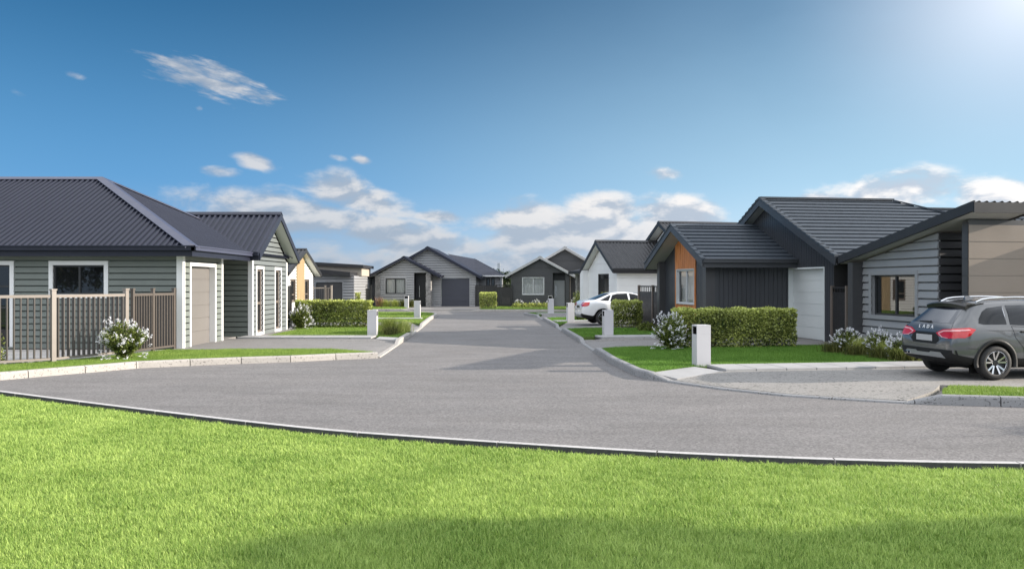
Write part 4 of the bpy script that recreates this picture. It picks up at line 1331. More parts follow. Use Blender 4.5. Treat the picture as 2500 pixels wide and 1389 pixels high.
EDGE = [(-40, 33.0), (-24, 23.5), (-14, 17.3)] + [at(p, q, -0.11)[:2] for p, q in ((0, 950), (200, 975), (400, 999), (610, 1023), (820, 1044.5), (1030, 1060), (1250, 1074.5), (1450, 1087), (1650, 1098), (1870, 1107.5), (2070, 1114.5), (2280, 1119.5), (2500, 1122.5))] + [(8, 8.35), (14, 7.3), (40, 2.0)]

def smooth_line(pts, n=3):
    P = [Vector((p[0], p[1], 0)) for p in pts]
    out = []
    for i in range(len(P) - 1):
        p0, p1, p2, p3 = P[max(0, i - 1)], P[i], P[i + 1], P[min(len(P) - 1, i + 2)]
        for k in range(n):
            t = k / n
            a = 0.5 * ((2 * p1) + (p2 - p0) * t + (2 * p0 - 5 * p1 + 4 * p2 - p3) * t * t + (3 * p1 - p0 - 3 * p2 + p3) * t ** 3)
            out.append((a.x, a.y))
    out.append((P[-1].x, P[-1].y))
    return out
EDGE = EDGE[:3] + smooth_line(EDGE[3:-3], 3) + EDGE[-3:]

def offset(pts, d):
    """shift a polyline sideways: positive to the right of its direction"""
    out = []
    for i in range(len(pts)):
        a = Vector(pts[max(0, i - 1)][:2]); b = Vector(pts[min(len(pts) - 1, i + 1)][:2])
        t = (b - a).normalized()
        out.append((pts[i][0] + t.y * d, pts[i][1] - t.x * d))
    return out

def kerb(name, pts, hts, side, width=0.15, gap=1.15, base=ROAD_Z, material='kerb_concrete', chamfer=0.035, side_mat=None):
    """swept kerb with joints; side +1: body lies to the right of the line"""
    mb = MB()
    # resample so that joints fall at even spacing
    if isinstance(hts, (int, float)): hts = [hts] * len(pts)
    P = [Vector((p[0], p[1], 0)) for p in pts]
    cum = [0.0]
    for a, b in zip(P, P[1:]): cum.append(cum[-1] + (b - a).length)
    def ev(s):
        for i in range(len(P) - 1):
            if cum[i] <= s <= cum[i + 1] + 1e-6:
                t = (s - cum[i]) / max(1e-9, cum[i + 1] - cum[i])
                return P[i].lerp(P[i + 1], t), hts[i] + (hts[i + 1] - hts[i]) * t
        return P[-1], hts[-1]
    def frame(s):
        p, h = ev(s)
        a, _ = ev(max(0, s - 0.15)); b, _ = ev(min(cum[-1], s + 0.15))
        t = (b - a).normalized()
        n = Vector((t.y, -t.x, 0)) * side
        return p, h, n
    stops = [0.0]
    while stops[-1] + gap * 1.4 < cum[-1]: stops.append(stops[-1] + gap)
    stops.append(cum[-1])
    for s0, s1 in zip(stops, stops[1:]):
        ss = [s0 + 0.009, s1 - 0.009]
        ss += [c for c in cum if s0 + 0.02 < c < s1 - 0.02]
        k = max(1, int((s1 - s0) / 0.6))
        ss += [s0 + (s1 - s0) * i / k for i in range(1, k)]
        ss = sorted(ss)
        prev = None
        for i, s in enumerate(ss):
            p, h, n = frame(s)
            c = min(chamfer, h * 0.7)
            z = base + h
            ring = [p + Vector((0, 0, base - 0.12)), p + n * 0.012 + Vector((0, 0, z - c)), p + n * (0.012 + c * 0.35) + Vector((0, 0, z - c * 0.3)), p + n * (0.012 + c) + Vector((0, 0, z)), p + n * width + Vector((0, 0, z)), p + n * width + Vector((0, 0, base - 0.12))]
            b0 = len(mb.v); mb.v.extend([tuple(q) for q in ring])
            if prev is not None:
                for j in range(5):
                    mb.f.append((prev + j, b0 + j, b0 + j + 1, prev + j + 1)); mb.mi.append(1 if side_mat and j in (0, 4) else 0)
            else:
                mb.f.append(tuple(b0 + j for j in range(6))); mb.mi.append(0)
            if i == len(ss) - 1:
                mb.f.append(tuple(b0 + j for j in reversed(range(6)))); mb.mi.append(0)
            prev = b0
    # dark mortar core just inside so that joints read dark
    for s0, s1 in zip(stops, stops[1:]):
        pass
    o = mb.build(name, [material, side_mat] if side_mat else material)
    return tag(o, kind='structure')

def sheet(name, poly, z, material, base=None):
    mb = MB()
    mb.prism(poly, z - 0.3 if base is None else base, z, sides=base is not None)
    return tag(mb.build(name, material), kind='structure')

sheet('ground', [(-3000, -40), (3000, -40), (3000, 4000), (-3000, 4000)], -0.50, 'far_field')
mbg = MB()
EI = [p for p in EDGE]
mbg.prism(EI + [(40, 5.0), (45, 60), (45, 62), (-45, 62), (-45, 36)], 0, ROAD_Z, sides=False)
tag(mbg.build('road', 'asphalt'), kind='structure')
sheet('lawn', offset(EDGE, 0.07) + [(40, -12), (-40, -12)], LAWN_Z, 'turf', base=-0.45)
kerb('edging', offset(EDGE, 0.14), 0.045, -1, width=0.105, gap=1.92, base=-0.165, chamfer=0.004, material='edging_concrete', side_mat='edging_shaded')

lot_left = offset(KL, -0.10) + offset(KL2, -0.10) + [(-40, 51)]
sheet('lot', [(p[0], p[1]) for p in lot_left], -0.105, 'smooth_concrete', base=-0.45)
lot_right = offset(KR, -0.10)
sheet('lot', lot_right, -0.105, 'smooth_concrete', base=-0.45)
sheet('lot', [(-60, 57.4), (-9.0, 56.9), (9, 55.2), (60, 54), (60, 110), (-60, 110)], -0.02, 'smooth_concrete', base=-0.45)
kerb('kerb', KL, 0.155, -1, gap=1.15)
kerb('kerb', KL2, KL2H, -1, gap=1.9)
kerb('kerb', KR, KRH, -1, gap=1.25, material='kerb_shaded')
FK = [(-60, 57.6), (-12, 57.1), (-7.6, 56.7), (-6.9, 56.6), (-2.9, 56.2), (-2.3, 56.1), (0, 55.9), (9, 55.2), (60, 54)]
kerb('kerb', FK, [0.155, 0.155, 0.155, 0.04, 0.04, 0.155, 0.155, 0.155, 0.155], -1, gap=1.9)

def drive(name, poly, material='drive_concrete'):
    """concrete slab: corner heights given per vertex, falling to the dropped kerb"""
    mb = MB(); mb.prism(poly, -0.3, 0.0, sides=True)
    return tag(mb.build(name, material), kind='structure')

# left: first drive, paver strip, second drive
drive('driveway', [(-9.3, 22.35, 0), (-7.8, 22.5, 0), (-4.9, 22.6, -.01), (-4.1, 21.95, -.04), (-3.57, 21.25, -.095), (-3.70, 26.3, -.095), (-4.4, 26.75, -.01), (-9.3, 26.75, 0)])
drive('driveway', [(-12, 34.9, 0), (-4.9, 34.9, -.01), (-3.88, 30.5, -.095), (-4.03, 35.9, -.095), (-4.8, 38.2, 0), (-12, 38.2, 0)])
# right
drive('driveway', [(2.43, 22.85, -.095), (2.9, 23.25, -.04), (3.6, 23.45, 0), (9.9, 24.3, 0), (9.45, 28.3, 0), (3.0, 26.9, 0), (2.33, 26.6, -.095)])
drive('driveway', [(2.15, 32.85, -.095), (3.0, 33.3, 0), (7.5, 34.0, 0), (7.0, 39.4, 0), (2.6, 38.2, 0), (2.06, 35.6, -.095)])
drive('driveway', [(1.78, 43.0, -.095), (2.4, 43.6, 0), (6.8, 44.4, 0), (6.3, 48.6, 0), (2.0, 47.6, 0), (1.58, 46.6, -.095)])
drive('driveway', [(3.18, 16.02, -.09), (3.9, 15.05, -.095), (4.76, 14.14, -.095), (5.63, 13.64, -.095), (6.4, 13.27, -.09), (7.1, 13.8, -.01), (7.6, 14.55, 0), (16, 12.4, 0), (16, 18.75, 0), (4.3, 16.85, 0)], 'aggregate')
# paver strips beside the drives
def pavers(name, a, b, w, n, z=0.045, gap=0.012):
    """a row of square slabs from a to b, laid w deep to the left of the line"""
    a, b = Vector((a[0], a[1], 0)), Vector((b[0], b[1], 0))
    d = (b - a) / n; t = d.normalized(); s = Vector((-t.y, t.x, 0))
    mb = MB()
    for k in range(n):
        mb.obox(a + d * k + t * gap + Vector((0, 0, -0.1)), d - t * gap * 2, s * w, (0, 0, z + 0.1))
    o = mb.build(name, 'paver', bevel=0.006)
    mb = MB()
    mb.obox(a + s * 0.03 - Vector((0, 0, 0.12)), b - a, s * (w - 0.06), (0, 0, 0.115))
    mb.build('bedding', 'joint_dark', o)
    return tag(o, kind='structure')
pavers('paver_path', (4.38, 16.80), (12.3, 18.0), 1.02, 12)
pavers('paver_path', (-9.0, 26.8), (-4.6, 26.8), 1.0, 6)
pavers('paver_path', (2.95, 26.93), (8.0, 27.75), 0.92, 7)
pavers('paver_path', (-9.0, 41.3), (-4.6, 41.3), 0.9, 6)
pavers('paver_path', (2.1, 38.3), (6.5, 39.1), 0.9, 6)
pavers('paver_path', (1.6, 47.7), (6.0, 48.6), 0.9, 6)
drive('path', [(2.85, 16.75, -.02), (3.25, 16.1, -.07), (4.36, 16.86, .0), (3.95, 17.75, .0)], 'paver')
drive('path', [(-3.72, 26.35, -.02), (-4.45, 26.75, -.004), (-4.5, 27.8, 0), (-3.75, 27.3, 0)], 'paver')
drive('path', [(-11.6, 18.6, -.004), (-10.3, 19.6, -.004), (-9.75, 21.2, -.004), (-9.5, 22.4, -.004), (-14, 22.3, -.004), (-16, 17, -.004)], 'paver')
drive('path', [(-9.0, 27.7, .012), (-8.45, 27.7, .012), (-8.40, 32.2, .012), (-9.0, 32.2, .012)], 'smooth_concrete')
drive('path', [(-7.6, 56.8, -.08), (-2.4, 56.3, -.08), (-2.6, 65, 0), (-7.6, 65.3, 0)], 'drive_concrete')

# ------------------------------------------------------------------ lawns (soil sheet + blades)
def scatter(poly, density, rng=RNG):
    xs = [p[0] for p in poly]; ys = [p[1] for p in poly]
    A = (max(xs) - min(xs)) * (max(ys) - min(ys))
    n = int(A * density)
    P = np.stack([rng.uniform(min(xs), max(xs), n), rng.uniform(min(ys), max(ys), n), np.zeros(n)], 1)
    return P[in_poly(P, poly)]

def lawn(poly, density, h, w, material='lawn_blade', z=0.0, slope_kerb=True):
    sheet('lawn', poly, z - 0.012, 'turf', base=-0.3)
    P = scatter(poly, density)
    P[:, 2] = z - 0.012
    v, f, r = blades(P, h, w, 0.45, two=False)
    return tag(np_mesh('grass', v, f, material, rnd=r), kind='stuff', cat='grass', label='short green lawn grass')
LAWNS = {
 'l0': [p for p in offset(KL[1:], -0.17)] + [(-3.75, 21.6), (-4.15, 21.9), (-4.95, 22.5), (-7.8, 22.45), (-8.0, 22.2), (-9.35, 22.2), (-9.7, 21.0), (-10.4, 19.3), (-11.3, 18.2), (-14, 15.9), (-22, 11)],
 'l1': [(-8.4, 27.82), (-4.5, 27.82), (-3.83, 27.4), (-3.84, 29.9), (-4.0, 32.3), (-4.7, 34.8), (-8.8, 34.8), (-8.8, 32.3), (-8.4, 32.2)],
 'l2': [(-9.5, 38.3), (-4.9, 38.3), (-4.2, 37.0), (-4.33, 41.25), (-9.5, 41.25)],
 'l3': [(-9.5, 42.25), (-4.38, 42.25), (-4.58, 48.6), (-4.95, 50.0), (-5.7, 51.0), (-7.1, 51.5), (-14, 51.5), (-14, 45), (-9.5, 45)],
 'r1': [(2.46, 22.6), (2.52, 19.8), (2.72, 17.3), (2.88, 16.85), (3.92, 17.82), (9.0, 18.6), (9.9, 19.2), (9.4, 23.9), (3.65, 23.4), (2.9, 23.1)],
 'r2': [(2.38, 27.7), (6.8, 28.5), (6.4, 33.0), (3.0, 33.2), (2.17, 32.5)],
 'r3': [(2.08, 36.0), (2.6, 38.25), (2.2, 39.2), (6.0, 40.0), (5.6, 44.1), (2.4, 43.5), (1.82, 42.7)],
 'r4': [(1.60, 47.0), (1.9, 48.5), (6.0, 49.5), (6.0, 51.2), (1.8, 50.8), (0.95, 50.2)],
 'r5': [(6.95, 13.22), (8.05, 12.95), (12, 11.9), (24, 8.2), (24, 10.2), (16, 12.3), (7.75, 14.45), (7.3, 13.9)],
 'f1': [(-14, 57.4), (-7.8, 56.95), (-7.7, 63.9), (-12, 64.2)],
 'f2': [(-2.2, 56.3), (9, 55.45), (9, 63.5), (-2.4, 64.5)],
}
lawn(LAWNS['l0'], 3600, 0.045, 0.009)
lawn(LAWNS['l1'], 1800, 0.05, 0.013)
lawn(LAWNS['l2'], 700, 0.05, 0.02)
lawn(LAWNS['l3'], 600, 0.05, 0.022)
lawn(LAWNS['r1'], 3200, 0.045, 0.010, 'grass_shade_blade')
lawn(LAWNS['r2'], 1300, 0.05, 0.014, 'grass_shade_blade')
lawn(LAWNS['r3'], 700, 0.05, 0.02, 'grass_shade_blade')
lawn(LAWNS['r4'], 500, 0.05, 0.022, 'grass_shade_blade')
lawn(LAWNS['r5'], 3600, 0.045, 0.010)
lawn(LAWNS['f1'], 250, 0.06, 0.035)
lawn(LAWNS['f2'], 250, 0.06, 0.035)
# the big lawn in front
def front_grass():
    near = offset(EDGE, 0.20)
    poly = near + [(9.5, 4.0), (-9.5, 4.0)]
    V, F, Rn, b = [], [], [], 0
    for (y0, y1, den, w) in ((4.3, 6.6, 13500, 0.0046), (6.6, 9.0, 10500, 0.0054), (9.0, 11.5, 7000, 0.0068), (11.5, 18.0, 4600, 0.0085)):
        hw = 0.66 * y1 + 0.5
        xs = np.array([-hw, hw])
        n = int((xs[1] - xs[0]) * (y1 - y0) * den)
        P = np.stack([RNG.uniform(xs[0], xs[1], n), RNG.uniform(y0, y1, n), np.full(n, LAWN_Z)], 1)
        P = P[np.abs(P[:, 0]) < 0.66 * P[:, 1] + 0.4]
        P = P[in_poly(P, near + [(40, -12), (-40, -12)])]
        P = P[(P[:, 0] > -11.5)]
        # tufty: height follows a few waves
        hh = np.full(len(P), 0.036) * (1 + 0.22 * np.sin(P[:, 0] * 9.1 + 2 * np.sin(P[:, 1] * 5.3)) * np.sin(P[:, 1] * 8.7 + 2 * np.sin(P[:, 0] * 4.7)))
        v, f, r = blades(P, hh, w, 0.85, hj=0.6)
        V.append(v); F.append(f + b); Rn.append(r); b += len(v)
    o = np_mesh('grass', np.concatenate(V), np.concatenate(F), 'grass_blade', rnd=np.concatenate(Rn))
    tag(o, kind='stuff', cat='grass', label='sunlit mown grass of the big front lawn')
front_grass()

# ------------------------------------------------------------------ hedges, bushes, tufts
def hedge(loc, rz, L, W, H, n, leaf, label, group='clipped hedges', seed=1):
    rg = np.random.default_rng(seed)
    k = int(n * 0.82)
    # most leaves on and just under the clipped faces
    areas = np.array([L * H, L * H, W * H, W * H, L * W * 1.1]); pr = areas / areas.sum()
    face = rg.choice(5, k, p=pr)
    u, v = rg.uniform(0, 1, k), rg.uniform(0, 1, k)
    d = np.abs(rg.normal(0, 0.035, k)) * rg.choice([1, 1, 1.8], k)
    x = np.where(face < 2, u * L, np.where(face == 2, d, np.where(face == 3, L - d, u * L)))
    y = np.where(face == 0, d, np.where(face == 1, W - d, np.where(face < 4, u * W, v * W)))
    z = np.where(face < 4, v * H, H - d)
    P = np.stack([x, y, z], 1)
    I = np.stack([rg.uniform(0.03, L - 0.03, n - k), rg.uniform(0.03, W - 0.03, n - k), rg.uniform(0, H - .03, n - k)], 1)
    P = np.concatenate([P, I])
    bul = 0.040 * np.sin(P[:, 0] * 7.3 + seed) * np.sin(P[:, 2] * 8.1 + P[:, 1] * 5) + rg.normal(0, 0.020, len(P))
    cen = np.array([L / 2, W / 2, H / 2])
    nd = (P - cen) / np.array([L / 2, W / 2, H / 2])
    axis = np.argmax(np.abs(nd), 1)
    P[np.arange(len(P)), axis] += np.sign(nd[np.arange(len(P)), axis]) * bul
    # sparser towards the foot
    keep = rg.uniform(0, 1, len(P)) < np.clip(0.30 + P[:, 2] / (0.42 * H), 0, 1)
    P = P[keep]; P[:, 2] = np.maximum(P[:, 2], 0.02)
    out = np.zeros((len(P), 3)); nd = (P - cen) / np.array([L / 2, W / 2, H / 2]); axis = np.argmax(np.abs(nd), 1)
    out[np.arange(len(P)), axis] = np.sign(nd[np.arange(len(P)), axis]) * 0.15
    vv, f, r = leaf_cloud(P, leaf, 0.4, 0.15, 0.6, rg, out)
    r = np.clip(r * 0.75 + 0.30 * np.repeat(np.clip((P[:, 2] / H - 0.75) * 3, -0.3, 1), 4), 0, 1)  # leaves paler near the top: the lit crown is put into colour
    h = empty('hedge', loc, rz, label, 'hedge', group)
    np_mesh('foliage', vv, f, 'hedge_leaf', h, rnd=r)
    mb = MB(); rd = random.Random(seed)
    for i in range(int(L * 7)):
        x0 = rd.uniform(0.1, L - 0.1); y0 = W / 2 + rd.uniform(-.12, .12)
        p = Vector((x0, y0, 0)); pts = [p]
        for s in range(3):
            p = p + Vector((rd.uniform(-.09, .09), rd.uniform(-.09, .09), H * 0.28)); pts.append(p)
        mb.tube(pts, [0.014, 0.011, 0.008, 0.005], 5)
    mb.build('stems', 'bark', h)
    return h

def flower_bush(loc, w, h, label, n=5200, leaf=0.045, clusters=70, group='white flowering bushes', seed=1, leafmat='bush_leaf', petal=0.028):
    rg = np.random.default_rng(seed)
    b = empty('flowering_bush', loc, rg.uniform(0, 6), label, 'bush', group)
    # stems fanning out, leaves along them
    ns = 46
    mb = MB(); L, C = [], []
    for i in range(ns):
        th = rg.uniform(0, 2 * np.pi); tilt = np.sqrt(rg.uniform(0, 1)) * 1.05
        ln = h * rg.uniform(0.72, 1.08) * (1.0 - 0.18 * tilt)
        dx, dy, dz = np.sin(tilt) * np.cos(th), np.sin(tilt) * np.sin(th), np.cos(tilt)
        sc = np.array([w / 2 / (h * 0.8), w / 2 / (h * 0.8), 1.0])
        pts = []
        for t in np.linspace(0, 1, 6):
            p = np.array([dx * (t ** 0.9), dy * (t ** 0.9), dz * t * (1.1 - 0.15 * t)]) * ln * sc + np.array([0, 0, 0.02]) + rg.normal(0, .008, 3)
            p[2] = max(p[2], 0.03)
            pts.append(p)
        mb.tube(pts, [0.010, 0.008, 0.007, 0.006, 0.004, 0.002], 4)
        m = n // ns
        t = rg.uniform(0.12, 1, m) ** 0.75
        q = np.array(pts)
        idx = np.minimum((t * 5).astype(int), 4); fr = t * 5 - idx
        L.append(q[idx] * (1 - fr[:, None]) + q[idx + 1] * fr[:, None] + rg.normal(0, 0.045 * h, (m, 3)))
        C.append(q[5])
    P = np.concatenate(L); P[:, 2] = np.maximum(P[:, 2], 0.02)
    dirs = P - np.array([0, 0, h * 0.35]); dirs /= np.linalg.norm(dirs, axis=1, keepdims=True)
    vv, f, r = leaf_cloud(P, leaf, 0.4, 0.3, 0.5, rg, dirs * 0.4)
    mb.build('stems', 'bark', b)
    np_mesh('foliage', vv, f, leafmat, b, rnd=r)
    # blossom spikes
    V = []
    cen = np.array([0, 0, h * 0.35])
    for c in range(clusters):
        base = P[rg.integers(len(P))] if c >= ns else C[c]
        if base[2] < 0.16 * h: base = base + np.array([0, 0, 0.22 * h])
        hr = np.hypot(base[0], base[1])
        if hr > 0.46 * w: base = base * np.array([0.46 * w / hr, 0.46 * w / hr, 1.0])
        d = base - cen; rr = np.linalg.norm(d / np.array([w / 2, w / 2, h * 0.7]))
        if rr < 0.55: base = cen + d / max(rr, .05) * rg.uniform(0.75, 1.0)
        d = (base - cen); d /= np.linalg.norm(d); d = d + np.array([0, 0, .5]); d /= np.linalg.norm(d)
        m = 16; t = rg.uniform(0, 1, m)
        V.append(base + d * (t[:, None] * 0.105 * h) + rg.normal(0, 1, (m, 3)) * (0.022 * h * (1.1 - t[:, None] * 0.8)))
    Q = np.concatenate(V); Q[:, 2] = np.maximum(Q[:, 2], 0.03)
    vv, f, r = leaf_cloud(Q, petal, 0.3, 0.2, 0.85, rg)
    np_mesh('blossoms', vv, f, 'blossom', b, rnd=r)
    return b

def tuft(loc, w, h, n, material, label, bw=0.012, lean=0.9, group='ornamental grass tufts', seed=1, name='grass_tuft', length=0.0, rz=0.0):
    rg = np.random.default_rng(seed)
    P = rg.normal(0, 1, (n, 3)) * np.array([w * 0.16, w * 0.16, 0])
    if length: P[:, 0] += rg.uniform(-length / 2, length / 2, n)
    P[:, 2] = 0
    v, f, r = blades(P, h, bw, lean, rg, 0.35)
    o = np_mesh(name, v, f, material, rnd=r, loc=loc)
    o.rotation_euler = (0, 0, rz)
    return tag(o, label, 'plant', group)

def low_shrub(loc, w, h, n, leaf, label, material='bush_leaf', group='low shrubs', seed=1, cat='shrub'):
    rg = np.random.default_rng(seed)
    d = rg.normal(size=(n, 3)); d /= np.linalg.norm(d, axis=1, keepdims=True); d[:, 2] = np.abs(d[:, 2])
    rr = rg.uniform(0.45, 1.0, n) ** 0.6
    lump = 1 + 0.22 * np.sin(d[:, 0] * 6 + seed) * np.sin(d[:, 1] * 7 + seed * 2)
    P = d * (rr * lump)[:, None] * np.array([w / 2, w / 2, h])
    P[:, 2] = np.maximum(P[:, 2], 0.02)
    v, f, r = leaf_cloud(P, leaf, 0.4, 0.5, 0.5, rg, d * 0.4)
    o = np_mesh('shrub', v, f, material, rnd=r, loc=loc)
    return tag(o, label, cat, group)

AH = math.atan2(0.1435, 0.9897)
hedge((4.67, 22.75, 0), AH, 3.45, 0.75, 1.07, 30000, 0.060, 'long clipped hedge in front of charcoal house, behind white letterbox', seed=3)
hedge((4.25, 33.2, 0), AH, 1.08, 0.85, 1.08, 9000, 0.062, 'short clipped hedge beside rear of white car', seed=4)
hedge((-8.85, 33.3, 0), 0, 3.02, 1.0, 1.08, 20000, 0.070, 'long clipped hedge in front of sunlit white house', seed=5)
hedge((-12.1, 58.3, 0), 0, 1.15, 1.0, 1.12, 5000, 0.075, 'small clipped hedge beside black garage door', seed=6)
hedge((-2.32, 58.6, 0), 0, 1.15, 2.6, 1.12, 7000, 0.075, 'small sunlit hedge right of navy garage door', seed=7)

flower_bush((-9.28, 19.6, 0), 1.15, 0.98, 'white flowering bush in front of brown picket fence', 9000, 0.050, 120, seed=21, petal=0.030)
flower_bush((4.33, 22.4, 0), 1.02, 0.98, 'large shaded white flowering bush at end of hedge by charcoal house', 9500, 0.052, 125, seed=22, petal=0.031)
flower_bush((-8.35, 32.5, 0), 1.05, 0.96, 'white flowering bush in front of hedge at left', 5500, 0.06, 95, seed=23, petal=0.034)
flower_bush((8.72, 21.35, 0), 0.80, 0.66, 'round white flowering bush farthest from grey car', 4200, 0.045, 120, seed=24, petal=0.030)
flower_bush((9.18, 20.5, 0), 0.80, 0.66, 'round white flowering bush between grass tufts under grey house window', 4200, 0.045, 120, seed=25, petal=0.030)
flower_bush((9.22, 19.4, 0), 0.72, 0.60, 'white flowering bush half hidden by grey car', 3800, 0.045, 110, seed=26, petal=0.030)
for i, (x, y, w, s, lb) in enumerate(((0.55, 62.0, 0.75, 0.62, 'small white flowering bush at left corner of charcoal twin gable house'), (1.78, 61.9, 0.8, 0.62, 'small white flowering bush under window of charcoal twin gable house'), (2.75, 61.6, 0.6, 0.5, 'small white flowering bush beside fluted grey door'), (4.75, 61.5, 0.75, 0.72, 'small white flowering bush right of fluted grey door'))):
    flower_bush((x, y, 0), w, s, lb, 1300, 0.07, 70, seed=31 + i, petal=0.04)

# planting bed in front of the window of the grey house
for i, (x, y, w, hh, lb) in enumerate(((8.35, 21.35, 0.62, 0.30, 'low dark shrub at far end of bed by grey house'), (8.62, 20.55, 0.7, 0.30, 'low dark shrub second from far end of bed by grey house'), (8.88, 19.75, 0.7, 0.31, 'low dark shrub in middle of bed by grey house'), (9.02, 19.15, 0.66, 0.3, 'low dark shrub nearer grey car in bed'), (9.12, 18.75, 0.55, 0.28, 'low dark shrub beside rear wheel of grey car'))):
    tuft((x, y, 0), w * 1.15, hh * 0.80, 420, 'tuft_dark_blade', lb, 0.013, 1.0, 'low dark shrubs in the planting bed', 41 + i)
for i, (x, y, hh, lb) in enumerate(((9.0, 20.95, 0.50, 'bright green grass tuft between two round flowering bushes'), (9.25, 19.95, 0.46, 'bright green grass tuft right of middle flowering bush'), (9.22, 19.2, 0.36, 'bright green grass tuft next to grey car'))):
    tuft((x - 0.12, y - 0.1, 0), 0.62, hh * 0.75, 620, 'tuft_blade', lb, 0.010, 0.8, 'bright grass tufts in the planting bed', 51 + i)

# ornamental grass by the left letterbox
tuft((-4.5, 30.0, 0), 0.85, 0.48, 900, 'tuft_blade', 'tall yellow grass clump behind left letterbox', 0.013, 0.7, 'grasses by the left kerb', 61)
tuft((-4.25, 28.7, 0), 0.6, 0.26, 450, 'tuft_dark_blade', 'dark spiky grass row beside left kerb', 0.014, 0.9, 'grasses by the left kerb', 62, length=1.0, rz=R(80))
tuft((-4.08, 30.6, 0), 0.7, 0.36, 600, 'tuft_blade', 'brownish grass row along left kerb edge', 0.014, 0.9, 'grasses by the left kerb', 63, length=1.8, rz=R(92))
# front of the grey twin gable house
tuft((-10.15, 62.7, 0), 0.8, 0.66, 80, 'flax_blade', 'pinkish red flax plant by stone pillar', 0.05, 0.7, 'plants before the grey house', 64, 'flax_plant')
for i, (x, lb) in enumerate(((-9.7, 'yellow green tuft next to red flax'), (-8.95, 'yellow green tuft under grey house window'), (-8.25, 'darker green tuft behind far letterbox'), (-7.65, 'darker green tuft left of black front door'))):
    tuft((x, 62.8, 0), 0.9, 0.50, 260, 'tuft_blade' if i < 2 else 'tuft_dark_blade', lb, 0.03, 0.8, 'plants before the grey house', 65 + i)
for i, x in enumerate((0.35, 0.95, 1.45, 2.05, 2.5)):
    lb = ('low yellow green shrub at left end of charcoal house front', 'low yellow green shrub second from left before charcoal house', 'low shrub under middle of charcoal house window', 'low shrub right of middle flowering bush before charcoal house', 'low shrub nearest fluted grey door')[i]
    low_shrub((x, 61.5, 0), 0.8, 0.34, 700, 0.09, lb, 'hedge_leaf', 'low shrubs before the charcoal house', 71 + i)
# shaded shrubs on the right
low_shrub((5.15, 31.2, 0), 0.75, 0.34, 1300, 0.06, 'low dark shrub at foot of black fence by timber window', 'bush_leaf', 'shaded shrubs', 81)
low_shrub((5.75, 29.9, 0), 0.65, 0.3, 1100, 0.06, 'low dark shrub close to corner of charcoal house', 'bush_leaf', 'shaded shrubs', 82)
low_shrub((3.55, 40.6, 0), 0.9, 0.42, 1300, 0.08, 'low dark shrub behind rear bumper of white car', 'bush_leaf', 'shaded shrubs', 83)
low_shrub((4.3, 52.5, 0), 0.9, 1.3, 1800, 0.09, 'upright green shrub in front of porch house window', 'hedge_leaf', 'shaded shrubs', 84)
low_shrub((-12.05, 18.7, 0), 0.9, 0.75, 1500, 0.07, 'leafy green plant behind picket fence at picture edge', 'hedge_leaf', 'shaded shrubs', 85)

# ------------------------------------------------------------------ fences and letterboxes
def fence_post(parent, p, h, w, material, rz, cap=True):
    mb = MB()
    mb.box(-w / 2, w / 2, -w / 2, w / 2, -0.05, h)
    o = mb.build('post', material, parent, loc=p, rz=rz)
    if cap:
        MB().box(-w * .62, w * .62, -w * .62, w * .62, h, h + 0.035).build('cap', material, o)
    return o

def picket_fence(pts, label, h=1.54, post_h=1.64, bar=0.024, deep=0.075, step=0.14, material='fence_brown', z=0.0, pw=0.10):
    f = empty('picket_fence', (pts[0][0], pts[0][1], z), 0, label, 'fence')
    o = Vector((pts[0][0], pts[0][1], 0))
    P = [Vector((p[0], p[1], 0)) - o for p in pts]
    for i, p in enumerate(P):
        a, b = P[max(0, i - 1)], P[min(len(P) - 1, i + 1)]
        rz = math.atan2((b - a).y, (b - a).x)
        fence_post(f, p, post_h, pw, material, rz)
    for a, b in zip(P, P[1:]):
        d = (b - a).normalized(); L = (b - a).length
        s = Vector((-d.y, d.x, 0))
        for z0, hh in ((0.05, 0.05), (h - 0.065, 0.065)):
            MB().obox(a + d * pw / 2 - s * 0.03 + Vector((0, 0, z0)), d * (L - pw), s * 0.06, (0, 0, hh)).build('rail', material, f)
        n = max(1, round((L - pw) / step))
        mb = MB()
        for k in range(n):
            c = a + d * (pw / 2 + (L - pw) * (k + 0.5) / n)
            mb.obox(c - d * bar / 2 - s * deep / 2 + Vector((0, 0, 0.1)), d * bar, s * deep, (0, 0, h - 0.165))
        mb.build('bar_panel', 'fence_bar_shaded' if material == 'fence_brown' else material, f)
    return f

